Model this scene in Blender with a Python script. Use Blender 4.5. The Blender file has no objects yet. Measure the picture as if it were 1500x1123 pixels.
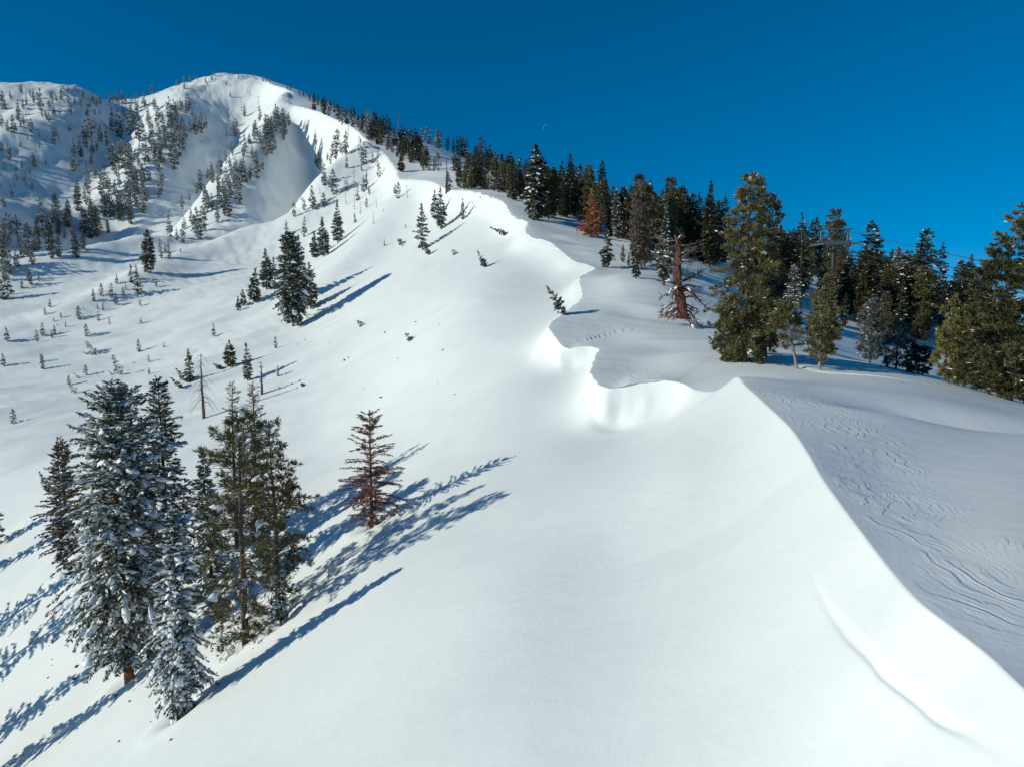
import bpy, math, random
import numpy as np
from mathutils import Vector

# ------------------------------------------------------------------ camera
F = 1040.0; CX, CY = 750.0, 561.5
PITCH = math.radians(6.64)
cp, sp = math.cos(PITCH), math.sin(PITCH)

def ray(px, py):
    """direction of a pixel of the 1500 px photo, as x/y and z/y"""
    cx = (np.asarray(px, float)-CX)/F; cy = (CY-np.asarray(py, float))/F
    dy = cp + cy*sp; dz = -sp + cy*cp
    return cx/dy, dz/dy

def project(x, y, z):
    d = y*cp - z*sp
    v = y*sp + z*cp
    return CX + F*x/d, CY - F*v/d

scene = bpy.context.scene
COL = scene.collection
cam_d = bpy.data.cameras.new('camera'); cam = bpy.data.objects.new('camera', cam_d); COL.objects.link(cam)
cam_d.sensor_width = 36.0; cam_d.lens = F/1500*36; cam_d.clip_start = .1; cam_d.clip_end = 20000
cam.location = (0, 0, 0); cam.rotation_euler = (math.pi/2-PITCH, 0, 0)
scene.camera = cam

# sun: behind left, low winter sun
SUN_EL = math.radians(22)
SH = np.array([.94, .34]); SH /= np.linalg.norm(SH)          # horizontal direction shadows run
SUNV = Vector((-SH[0]*math.cos(SUN_EL), -SH[1]*math.cos(SUN_EL), math.sin(SUN_EL)))

# ------------------------------------------------------------------ noise
_rng = np.random.default_rng(11)
_perm = np.concatenate([_rng.permutation(512)]*2)
_grad = _rng.normal(size=(512, 2)); _grad /= np.linalg.norm(_grad, axis=1)[:, None]
def perlin(x, y):
    xi = np.floor(x).astype(int); yi = np.floor(y).astype(int)
    fx = x-xi; fy = y-yi
    def g(ix, iy, dx, dy):
        h = _perm[(_perm[ix & 511] + iy) & 511]
        return _grad[h, 0]*dx + _grad[h, 1]*dy
    u = fx*fx*fx*(fx*(fx*6-15)+10); v = fy*fy*fy*(fy*(fy*6-15)+10)
    a = g(xi, yi, fx, fy); b = g(xi+1, yi, fx-1, fy); c = g(xi, yi+1, fx, fy-1); d = g(xi+1, yi+1, fx-1, fy-1)
    return (a*(1-u)+b*u)*(1-v) + (c*(1-u)+d*u)*v
def fbm(x, y, n=4, g=.5):
    s = 0; a = 1
    for i in range(n):
        s = s + a*perlin(x*2**i+17.3*i, y*2**i-9.1*i); a *= g
    return s
def sstep(a, b, x):
    t = np.clip((x-a)/(b-a), 0, 1); return t*t*(3-2*t)

# ------------------------------------------------------------------ ridge edge (px, py, distance, wall drop, wall width, wall exponent)
RIDGE = [
 (1491,1000,7.8, 2.0,2.4,1.0),(1453,964,8.4, 2.0,2.4,1.0),(1393,917,9.2, 2.0,2.4,1.0),(1342,877,10.0, 2.0,2.4,1.0),(1299,828,11.4, 2.0,2.4,1.0),
 (1261,778,13.0, 2.0,2.4,1.0),(1231,738,14.8, 2.0,2.4,1.0),(1201,695,17.2, 1.9,2.4,1.0),(1184,665,19.4, 2.2,1.9,1.0),
 (1158,627,23.4, 2.0,2.0,1.0),(1115,586,30.0, 1.7,2.2,1.0),(1090,563,34.8, 1.5,2.4,1.0),(1078,552,37.6, 1.2,2.6,1.0),
 (1066,562,39.6, .5,3.0,1.0),(1045,573,41.4, .2,3.0,1.0),(1018,570,42.8, .7,1.4,1.6),(997,560,43.7, 1.7,.8,1.1),
 (959,556,44.4, 2.2,.8,1.1),(935,558,44.6, 2.4,.8,1.1),(914,563,44.75, 2.5,.8,1.1),(892,567,44.9, 2.4,.8,1.1),(876,562,45.5, 2.2,.8,1.1),
 (868,548,47.5, 2.0,.8,1.1),(869,535,50.5, 1.8,.8,1.1),(875,519,54.5, 1.8,.8,1.1),(879,510,57.0, 1.8,.8,1.1),
 (868,507,57.8, 1.9,.8,1.1),(850,508,58.1, 2.0,.8,1.1),(831,509,58.4, 2.1,.8,1.1),(821,502,59.4, 2.0,.8,1.1),(812,492,61.0, 1.9,.8,1.1),
 (806,480,63.5, 1.4,1.0,1.8),(810,471,66.0, 1.1,1.2,1.5),(822,462,69.0, .9,1.3,1.5),(838,450,73.0, .8,1.4,1.5),
 (852,436,77.5, .9,1.4,1.6),(852,421,82.0, 1.4,1.4,1.8),(851,408,86.5, 1.8,1.6,1.8),(860,400,89.5, 1.5,1.8,1.6),(872,394,92.5, .8,2.4,1.4),
 (862,388,96.0, .6,3.0,1.2),(840,382,99.5, 1.5,2.0,1.6),(828,372,104., 1.2,2.2,1.5),(800,352,114, 1.4,2.4,1.5),(776,346,119, 2.2,2.0,1.8),(770,338,123, 2.4,2.0,1.8),(773,326,130, 2.2,2.0,1.8),
 (754,318,136, 2.4,2.0,1.8),(744,306,144, 2.8,2.2,1.8),(740,297,151, 2.8,2.2,1.8),(724,291,157, 2.6,2.2,1.8),(704,283,165, 2.6,2.2,1.8),
 (688,280,171, 2.4,2.2,1.8),(655,277,182, 2.4,2.4,1.8),(632,266,196, 2.4,2.4,1.8),(602,263,214, 2.4,2.4,1.8),(586,262,222, 3,3.,1.8),
 (581,250,238, 3,3.,1.8),(568,232,262, 3,3.,1.8),(560,222,280, 3,3.,1.8),(545,212,302, 3,3.,1.8),(520,190,342, 4,4.,1.8),(510,183,358, 4,4.,1.8),
 (487,174,392, 5,5.,1.8),(470,165,420, 5,5.,1.8),(440,156,455, 5,5.,1.8),(428,152,475, 5,5.,1.8),(431,138,510, 5,5.,1.8),(420,131,545, 4,5.,1.8),
 (400,124,590, 4,6.,1.8),(383,115,650, 3,6.,1.8),(372,112,700, 2,8.,1.8)]
R = np.array(RIDGE, float)
ru, rw = ray(R[:, 0], R[:, 1])
rY = R[:, 2]; rX = ru*rY; rZ = rw*rY
# behind the camera and past the summit
rX = np.concatenate([[4.6, 5.3], rX, [-290, -420]]); rZ = np.concatenate([[-4.2, -4.2], rZ, [170, 100]])
rD = np.concatenate([[2.0, 2.0], R[:, 3], [0, 0]]); rL = np.concatenate([[2.4, 2.4], R[:, 4], [8, 8]]); rP = np.concatenate([[1, 1], R[:, 5], [1.8, 1.8]])
rY = np.concatenate([[-60, 3.], rY, [950, 1500]])
# arc parameter in a log picture, then catmull-rom style smoothing
ly = np.log(np.maximum(rY, 3.0)); uu = rX/np.maximum(rY, 6)
arc = np.concatenate([[0], np.cumsum(np.maximum(np.hypot(np.diff(uu), np.diff(ly)*.35), 1e-3))])
def pchip(xs, ys, xq):
    h = np.diff(xs); d = np.diff(ys)/h
    m = np.zeros_like(ys); m[0] = d[0]; m[-1] = d[-1]
    for k in range(1, len(ys)-1):
        if d[k-1]*d[k] > 0:
            w1 = 2*h[k]+h[k-1]; w2 = h[k]+2*h[k-1]
            m[k] = (w1+w2)/(w1/d[k-1]+w2/d[k])
    i = np.clip(np.searchsorted(xs, xq)-1, 0, len(h)-1); t = (xq-xs[i])/h[i]
    h00 = 2*t**3-3*t**2+1; h10 = t**3-2*t**2+t; h01 = -2*t**3+3*t**2; h11 = t**3-t**2
    return h00*ys[i]+h10*h[i]*m[i]+h01*ys[i+1]+h11*h[i]*m[i+1]
def cardinal(xs, ys, xq):
    m = np.gradient(ys, xs)
    h = np.diff(xs); i = np.clip(np.searchsorted(xs, xq)-1, 0, len(h)-1); t = (xq-xs[i])/h[i]
    h00 = 2*t**3-3*t**2+1; h10 = t**3-2*t**2+t; h01 = -2*t**3+3*t**2; h11 = t**3-t**2
    return h00*ys[i]+h10*h[i]*m[i]+h01*ys[i+1]+h11*h[i]*m[i+1]
tq = np.linspace(0, arc[-1], 6000)
qY = pchip(arc, rY, tq); qX = cardinal(arc, rX, tq); qZ = cardinal(arc, rZ, tq)
qD = np.interp(tq, arc, rD); qL = np.interp(tq, arc, rL); qP = np.interp(tq, arc, rP)
# choose rows: about a pixel and a half of ridge per row, and never far apart in distance
step = np.hypot(np.diff(qX/np.maximum(qY, 7)), np.diff(np.log(np.maximum(qY, 7)))*.30)*F/2.0 + np.diff(qY)*(qY[1:] < 7)*.8
cum = np.concatenate([[0], np.cumsum(step)])
NR = int(cum[-1]/1.0); NR = min(NR, 1150)
tr = np.interp(np.linspace(0, cum[-1], NR), cum, tq)
gY = np.interp(tr, tq, qY); gX = np.interp(tr, tq, qX); gZ = np.interp(tr, tq, qZ)
gD = np.interp(tr, tq, qD); gL = np.interp(tr, tq, qL); gP = np.interp(tr, tq, qP)
gm = np.concatenate([[0], np.cumsum(np.hypot(np.diff(gX), np.diff(gY)))])
ja = (.05+.0016*np.maximum(gY, 0))*(1+1.6*np.exp(-((gY-160)/16)**2))*sstep(40.5, 46, gY)
gX = gX+ja*(fbm(gm/1.6, gm*0+.5, 3, .6)); gZ = gZ+.45*ja*fbm(gm/1.1+40, gm*0+7.3, 3, .6)
gY = np.maximum.accumulate(gY + np.arange(NR)*1e-7)
# broad ridge (lobes smoothed away) for the base shapes
yb = np.array([-60, 3, 8, 12, 20, 38, 60, 90, 130, 160, 200, 280, 350, 430, 520, 680, 950, 1500.])
xb = np.interp(yb, qY, qX); zb = np.interp(yb, qY, qZ)
xb[5] = 9.5; zb[5] = -4.6; xb[6] = 6.5; xb[7] = 7.
def base_x(y): return pchip(yb, xb, y)
def base_z(y): return pchip(yb, zb, y)

def Yc(y): return np.maximum(y, 8.0)
def left_base(x, y):
    d = np.maximum(base_x(y)-x, -30)
    D0 = 70 + .45*np.maximum(y, 0)
    return base_z(y) - .62*D0*(1-np.exp(-d/D0))
def right_base(x, y):
    d = np.maximum(x-base_x(y), 0)
    return base_z(y) - .03*d - .25*np.log1p(np.exp(np.clip((d-24)/6, -30, 30)))*6

# control points the surfaces pass through (px, py, distance)
LEFT = [(750,1123,12.0),(400,1123,17.5),(0,1123,35),(187,990,38),(240,1040,28),(545,770,39),(750,900,19.5),(900,800,23),(1000,1000,13.5),(1000,700,27),(850,700,33),(700,780,30),
 (0,950,50),(0,860,62),(0,790,76),(0,690,90),(0,600,120),(0,520,158),(0,430,210),(0,340,275),(0,260,400),(0,190,470),(0,124,545),
 (90,830,58),(298,613,96),(362,560,110),(430,478,150),(220,400,222),(150,600,114),(150,480,176),(300,480,156),(200,520,150),(100,420,214),(100,330,288),(380,440,170),
 (200,330,310),(300,330,285),(330,300,310),(400,300,285),(300,250,380),(200,250,400),(350,200,460),(300,180,520),(440,220,400),(120,220,430),(60,180,480),(110,290,355),(230,200,470),
 (500,250,315),(540,270,272),(600,290,218),(650,310,182),(690,340,150),(600,350,172),(500,340,215),(500,400,170),(600,420,126),(700,430,95),(750,400,104),(430,380,215),
 (650,500,82),(700,600,54),(560,560,84),(480,640,75),(450,560,100),(600,640,58),(380,720,60),(780,560,56),(780,480,76),(600,500,92),
 (70,121,590),(110,134,600),(150,153,600),(180,154,615),(230,138,645),(270,121,670),(310,111,690),(345,109,700),(330,140,610),(260,150,590),(380,150,560),(400,180,480)]
LEFTW = [(-80,10,-44),(-120,60,-52),(-60,-30,-36),(-30,0,-24),(-200,150,-22),(-320,300,50),(-500,500,130),(-600,750,110),(-350,800,150),(-250,900,140),(-480,950,60),(-250,1400,20),(-700,1400,0)]
RIGHT = [(1500,800,12.0),(1500,700,17.2),(1500,640,25.5),(1500,590,45),(1300,600,28.3),(1300,700,17.7),(1200,570,36),(1120,532,48),(1200,533,50),(1300,541,50),(1400,560,48.5),(1400,640,24.6),(1400,800,12.4),
 (1000,478,66),(935,405,86),(885,390,96),(1060,500,60),(960,500,60),(930,540,50),(1000,530,50),(960,450,72),(1060,440,84),(900,350,132),(960,350,150),(820,318,145),(1160,470,105),(1050,380,125),
 (700,262,200),(660,240,260),(620,215,330),(580,196,400),(520,170,470),(470,150,560),(430,130,640),(760,262,260),(820,280,260),(1000,370,180),(1100,395,180),(1200,418,180),(1330,450,170),(1450,480,160),(760,272,300),(850,304,300),(950,335,300),(1050,368,300),(1200,412,300),(1400,455,300),(700,240,330),(660,222,360)]
RIGHTW = [(70,50,-16),(60,20,-8),(30,4,-5),(40,-30,-6),(110,120,-16),(170,180,-22),(200,60,-40),(260,300,-40),(40,420,42),(100,600,10),(0,800,60),(300,700,-80),(150,1200,-60),(-100,1100,40),(500,1000,-160)]

def tps_fit(uv, val, lam):
    n = len(uv); d = np.linalg.norm(uv[:, None]-uv[None], axis=2)
    K = np.where(d > 0, d*d*np.log(d+1e-12), 0) + lam*np.eye(n)
    Pm = np.c_[np.ones(n), uv]
    A = np.zeros((n+3, n+3)); A[:n, :n] = K; A[:n, n:] = Pm; A[n:, :n] = Pm.T
    s = np.linalg.solve(A, np.concatenate([val, np.zeros(3)]))
    return uv, s
def tps_eval(fit, uv):
    c, s = fit; out = np.empty(len(uv))
    for i in range(0, len(uv), 40000):
        q = uv[i:i+40000]; d2 = ((q[:, None]-c[None])**2).sum(2)
        out[i:i+40000] = (.5*d2*np.log(d2+1e-18))@s[:len(c)] + s[len(c)] + q@s[len(c)+1:]
    return out
def dom(x, y):
    yc = Yc(y); return np.c_[np.arctan(x/(yc+4)*1.2), np.log(yc+4)*.62]
def gather(pix, wor, extra):
    P = np.array(pix, float); u, w = ray(P[:, 0], P[:, 1])
    pts = np.c_[u*P[:, 2], P[:, 2], w*P[:, 2]]
    return np.vstack([pts, np.array(wor, float), extra])
idx = np.unique(np.linspace(0, NR-1, 70).astype(int))
lobes = (gY[idx] > 39) & (gY[idx] < 110)
idx = idx[~lobes | (np.arange(len(idx)) % 2 == 0)]
Lp = gather(LEFT, LEFTW, np.c_[gX[idx], gY[idx], gZ[idx]-gD[idx]])
Rp = gather(RIGHT, RIGHTW, np.c_[gX[idx], gY[idx], gZ[idx]])
fitL = tps_fit(dom(Lp[:, 0], Lp[:, 1]), (Lp[:, 2]-left_base(Lp[:, 0], Lp[:, 1]))/Yc(Lp[:, 1]), .0025)
fitR = tps_fit(dom(Rp[:, 0], Rp[:, 1]), (Rp[:, 2]-right_base(Rp[:, 0], Rp[:, 1]))/Yc(Rp[:, 1]), .0012)

# ribs running down the bowl: picture polylines with distance, height, half width
RIBS = [([(255,150,600),(215,205,480),(150,262,390),(70,315,345),(-30,375,270)], 19, 23),
        ([(415,150,520),(398,185,455),(378,218,415),(330,252,370),(275,292,325),(225,325,305)], 19, 19),
        ([(545,215,300),(520,250,290),(480,290,270),(440,320,260)], 13, 13),
        ([(40,190,470),(0,230,430),(-60,280,390)], 12, 22),
        ([(120,140,600),(110,190,480),(90,240,420)], 10, 18),
        ([(370,320,270),(330,375,245),(250,425,220),(150,480,195),(50,540,180)], 4.0, 10),
        ([(250,330,300),(190,385,255),(110,440,235),(30,480,225),(-40,520,215)], 4.5, 10),
        ([(600,300,215),(560,330,200),(500,390,175),(440,450,158),(340,520,135)], 3.0, 9),
        ([(330,300,310),(260,330,300),(180,375,265)], -5.0, 12)]
GULLY = [([(350,150,590),(335,200,470),(288,265,380),(232,318,318),(150,350,290)], -26, 22),
         ([(462,170,450),(478,205,410),(476,240,365),(445,278,320),(395,310,285)], -29, 21),
         ([(182,178,570),(160,235,440),(122,290,360),(40,338,295),(-40,360,270)], -32, 29)]
def polyline_xy(pl):
    P = np.array(pl, float); u, w = ray(P[:, 0], P[:, 1]); t = np.linspace(0, len(P)-1, 40)
    return np.c_[np.interp(t, np.arange(len(P)), u*P[:, 2]), np.interp(t, np.arange(len(P)), P[:, 2])]
def seg_dist(px, py, pl):
    best = np.full(px.shape, 1e9); prm = np.zeros(px.shape)
    for k in range(len(pl)-1):
        a = pl[k]; b = pl[k+1]; ab = b-a; L2 = (ab@ab)+1e-9
        t = np.clip(((px-a[0])*ab[0]+(py-a[1])*ab[1])/L2, 0, 1)
        d = np.hypot(px-a[0]-t*ab[0], py-a[1]-t*ab[1]); m = d < best
        best[m] = d[m]; prm[m] = (k+t[m])/(len(pl)-1)
    return best, prm

def left_z(x, y):
    yc = Yc(y)
    z = left_base(x, y) + yc*tps_eval(fitL, dom(x, y))
    far = y > 120
    if far.any():
        xf = x[far] + 6*perlin(x[far]/30, y[far]/30); yf = y[far]; add = np.zeros(len(xf))
        for pl, h, wd in RIBS+GULLY:
            d, t = seg_dist(xf, yf, polyline_xy(pl))
            add += h*np.exp(-(d/wd)**2)*np.sin(np.pi*np.clip(.1+t*.85, 0, 1))**.6
        z[far] += add*sstep(120, 170, yf)
    # runnels and rolls down the fall line, broad swells
    a = x*.93+y*.36; b = -x*.36+y*.93
    s = base_x(y)-x
    amp = sstep(4, 40, s)*sstep(20, 120, y)
    z += amp*(.95*fbm(b/9+.35*perlin(a/30, b/30), a/48, 4, .6)+.9*fbm(a/70, b/38+5, 3))
    z += sstep(55, 100, y)*(1-sstep(210, 320, y))*sstep(22, 60, s)*(1.0*fbm(b/5.5+.5*perlin(a/22, b/22), a/34, 3, .55)+1.1*np.abs(perlin(b/13+.6*perlin(a/40, b/25), a/90)))
    z += sstep(140, 420, y)*(2.6*fbm(x/42, y/55, 4, .52)+1.7*fbm(x/12+3, y/20, 3, .5)+1.5*np.abs(perlin(x/17+.5*perlin(x/40, y/40), y/70)))
    z += .10*fbm(x/5.0, y/6.0, 2)*sstep(2, 12, s)*sstep(14, 40, y)
    return z
def right_z(x, y):
    yc = Yc(y); d = x-base_x(y)
    z = right_base(x, y) + yc*tps_eval(fitR, dom(x, y))
    # long wind drifts behind the edge
    m = sstep(40, 60, y)*sstep(1.5, 6, d)*(1-sstep(120, 200, y))
    z += m*(.75*fbm(x/26+3, y/6.5+.6*perlin(x/14, y/14), 3, .42))
    z += sstep(110, 240, y)*1.2*fbm(x/30, y/40, 3)
    tr_ = np.exp(-((y-(30-.06*(x-20)))/2.2)**2)*sstep(9, 15, x)
    z -= .8*tr_*sstep(3, 9, d)
    m2 = 1-sstep(26, 50, y)
    z += m2*sstep(3, 9, d)*.22*fbm(x/8+9, y/16, 2)
    return z

# ------------------------------------------------------------------ the mesh: rows follow the ridge, columns spread from its edge
def spread(n1, h, n2, top):
    a = np.arange(1, n1+1)*h
    g = np.linspace(0, 1, n2+1)[1:]
    r = (top-a[-1]); k = h*n2/r
    return np.concatenate([a, a[-1] + r*(k*g+(1-k)*g**2.2)])
SL = spread(150, .0016, 300, 2.1); SR = spread(120, .0016, 220, 2.0)
SIG = np.concatenate([-SL[::-1], [0], SR]); NC = len(SIG); J0 = len(SL)
scale = np.maximum(gY, 0)+6
S = SIG[None]*scale[:, None]
GX = gX[:, None]+S; GY = np.repeat(gY[:, None], NC, 1)
GZ = np.empty_like(GX)
lx, ly_ = GX[:, :J0].ravel(), GY[:, :J0].ravel()
GZ[:, :J0] = left_z(lx, ly_).reshape(NR, J0)
GZ[:, J0:] = right_z(GX[:, J0:].ravel(), GY[:, J0:].ravel()).reshape(NR, NC-J0)
# distance to the edge in plan
DIST = np.abs(S).copy(); TI = np.repeat(np.arange(NR, dtype=float)[:, None], NC, 1)
near = (np.abs(S) < np.maximum(14, .12*GY)) & (GY > 0) & (GY < 330)
ii = np.where(near.ravel())[0]; xs = GX.ravel()[ii]; ys = GY.ravel()[ii]
best = np.full(len(ii), 1e9); bt = np.zeros(len(ii)); order = np.argsort(ys); ys_s = ys[order]
for k in range(0, NR-1):
    k2 = k+1
    a = np.array([gX[k], gY[k]]); b = np.array([gX[k2], gY[k2]]); ab = b-a; L2 = ab@ab+1e-12
    lo, hi = np.searchsorted(ys_s, [a[1]-max(14.5, .12*a[1]), b[1]+max(14.5, .12*a[1])]); o = order[lo:hi]
    if not len(o): continue
    t = np.clip(((xs[o]-a[0])*ab[0]+(ys[o]-a[1])*ab[1])/L2, 0, 1)
    d = np.hypot(xs[o]-a[0]-t*ab[0], ys[o]-a[1]-t*ab[1]); m = d < best[o]
    best[o[m]] = d[m]; bt[o[m]] = k+t[m]
f = DIST.ravel(); g = TI.ravel(); ok = best < 1e8
f[ii[ok]] = np.minimum(f[ii[ok]], best[ok]); g[ii[ok]] = bt[ok]
DIST = f.reshape(NR, NC); TI = g.reshape(NR, NC)
eL = left_z(gX-.02, gY); eR = right_z(gX, gY)
tl = TI[:, :J0]; dl = DIST[:, :J0]
def at_(a, q): return np.interp(q.ravel(), np.arange(NR), a).reshape(q.shape)
GZ[:, :J0] += at_(gZ-eL, tl)*np.exp(-(dl/at_(gL, tl))**at_(gP, tl))*(1-sstep(3, 8.5, dl)*(GY[:, :J0] < 120))
trr = TI[:, J0:]; dr = DIST[:, J0:]
GZ[:, J0:] += at_(gZ-eR, trr)*np.exp(-(dr/np.maximum(5., .06*at_(gY, trr))))
# lower scarp and groove under the near cornice (picture polyline)
GR = np.array([(1150,790,16.0),(1178,815,14.8),(1215,880,12.6),(1255,930,11.3),(1300,975,10.3),(1360,1020,9.4),(1420,1058,8.8),(1500,1100,8.2),(1600,1150,7.6)], float)
gu, gw = ray(GR[:, 0], GR[:, 1])
# find the distance at which those pixels meet the slope
PXg, PYg = project(GX, np.maximum(GY, .5), GZ)
def hit(px, py, ymin=4, ymax=1e9):
    """first point of the snow under a pixel, going outwards"""
    u, w_ = ray(px, py); u = float(u); w_ = float(w_)
    i = np.arange(NR); fj = np.interp((u*gY-gX)/scale, SIG, np.arange(NC)); j = np.minimum(fj.astype(int), NC-2); f_ = fj-j
    df = GZ[i, j]*(1-f_)+GZ[i, j+1]*f_ - w_*gY
    k = np.where((df >= 0) & (gY > ymin))[0]
    if not len(k) or gY[k[0]] > ymax:
        if py < 640: return hit(px, py+2, ymin, ymax)
        raise RuntimeError('no ground at %s %s' % (px, py))
    k = k[0]; t = 0 if k == 0 else np.clip(df[k]/(df[k]-df[k-1]+1e-12), 0, 1)
    y = gY[k]*(1-t)+gY[max(k-1, 0)]*t
    return u*y, y, w_*y
gp = np.array([hit(a, b)[:2] for a, b in GR[:-1, :2]])
msk = (GY[:, :J0] < 22) & (GY[:, :J0] > 2) & (dl < 9)
gx = GX[:, :J0][msk]; gy = GY[:, :J0][msk]
pl = np.c_[np.interp(np.linspace(0, len(gp)-1, 60), np.arange(len(gp)), gp[:, 0]), np.interp(np.linspace(0, len(gp)-1, 60), np.arange(len(gp)), gp[:, 1])]
d, t = seg_dist(gx, gy, pl)
k = np.clip((t*59).astype(int), 0, 58); tang = pl[k+1]-pl[k]
side = np.sign(tang[:, 0]*(gy-pl[k, 1])-tang[:, 1]*(gx-pl[k, 0]))   # + on the uphill side when walking towards the camera
sgn = side*d
env = sstep(.12, .6, t)*(1-.75*sstep(.72, 1, t))
bump = .035*sstep(-.05, .04, sgn)*np.exp(-(np.maximum(sgn, 0)/.5)) - .085*np.exp(-((sgn+.06)/.055)**2)
zz = GZ[:, :J0]; zz[msk] += env*bump*sstep(.15, .6, dl[msk])
# blocks and hollow at the foot of the lobes
for (bx, by, rr, hh) in [(905,592,1.5,-.35),(930,590,1.0,.25),(893,585,.6,.3),(885,592,.5,.22),(828,520,.6,.25),(822,515,.5,.25),(838,522,.8,-.25),(845,515,.4,.22)]:
    hx, hy, hz = hit(bx, by)
    q = (np.abs(GX[:, :J0]-hx) < 3*rr) & (np.abs(GY[:, :J0]-hy) < 3*rr)
    e = np.hypot(GX[:, :J0][q]-hx, GY[:, :J0][q]-hy); zz[q] += hh*np.exp(-(e/rr)**4)*np.clip(DIST[:, :J0][q]/.8, 0, 1)
# the lip of the cornice hangs out over its face
tgx = np.gradient(gX); tgy = np.gradient(gY); tl_ = np.hypot(tgx, tgy)+1e-9
lip = (.16+.0016*np.maximum(gY, 0))*sstep(41.5, 44, gY)*(1-sstep(150, 200, gY))*np.clip(.55+1.3*fbm(gm/2.2+11, gm*0+2.1, 3), .05, 1.5)*np.clip(gD/1.4, 0, 1)
pr_ = np.exp(-S[:, J0:]/(.25+.002*np.maximum(gY, 0))[:, None])*(S[:, J0:] < 3)
GX[:, J0:] += (-tgy/tl_*lip)[:, None]*pr_; GY[:, J0:] += (tgx/tl_*lip)[:, None]*pr_; GZ[:, J0:] -= (.22*lip)[:, None]*pr_
PXg, PYg = project(GX, np.maximum(GY, .5), GZ)
def ground(x, y):
    """height of the snow at a point in plan"""
    i = int(np.clip(np.searchsorted(gY, y), 1, NR-1))
    t = (y-gY[i-1])/(gY[i]-gY[i-1]+1e-9)
    return float((1-t)*np.interp(x, GX[i-1], GZ[i-1]) + t*np.interp(x, GX[i], GZ[i]))

def mesh_np(name, co, faces_flat, counts, mats, midx=None, smooth=False):
    me = bpy.data.meshes.new(name)
    me.vertices.add(len(co)); me.vertices.foreach_set('co', np.ascontiguousarray(co, dtype=np.float32).ravel())
    me.loops.add(len(faces_flat)); me.loops.foreach_set('vertex_index', np.asarray(faces_flat, dtype=np.int32))
    me.polygons.add(len(counts)); st = np.concatenate([[0], np.cumsum(counts)[:-1]])
    me.polygons.foreach_set('loop_start', st.astype(np.int32)); me.polygons.foreach_set('loop_total', np.asarray(counts, dtype=np.int32))
    if midx is not None: me.polygons.foreach_set('material_index', np.asarray(midx, dtype=np.int32))
    me.polygons.foreach_set('use_smooth', np.full(len(counts), smooth))
    for m in mats: me.materials.append(m)
    me.update(calc_edges=True); return me

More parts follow.
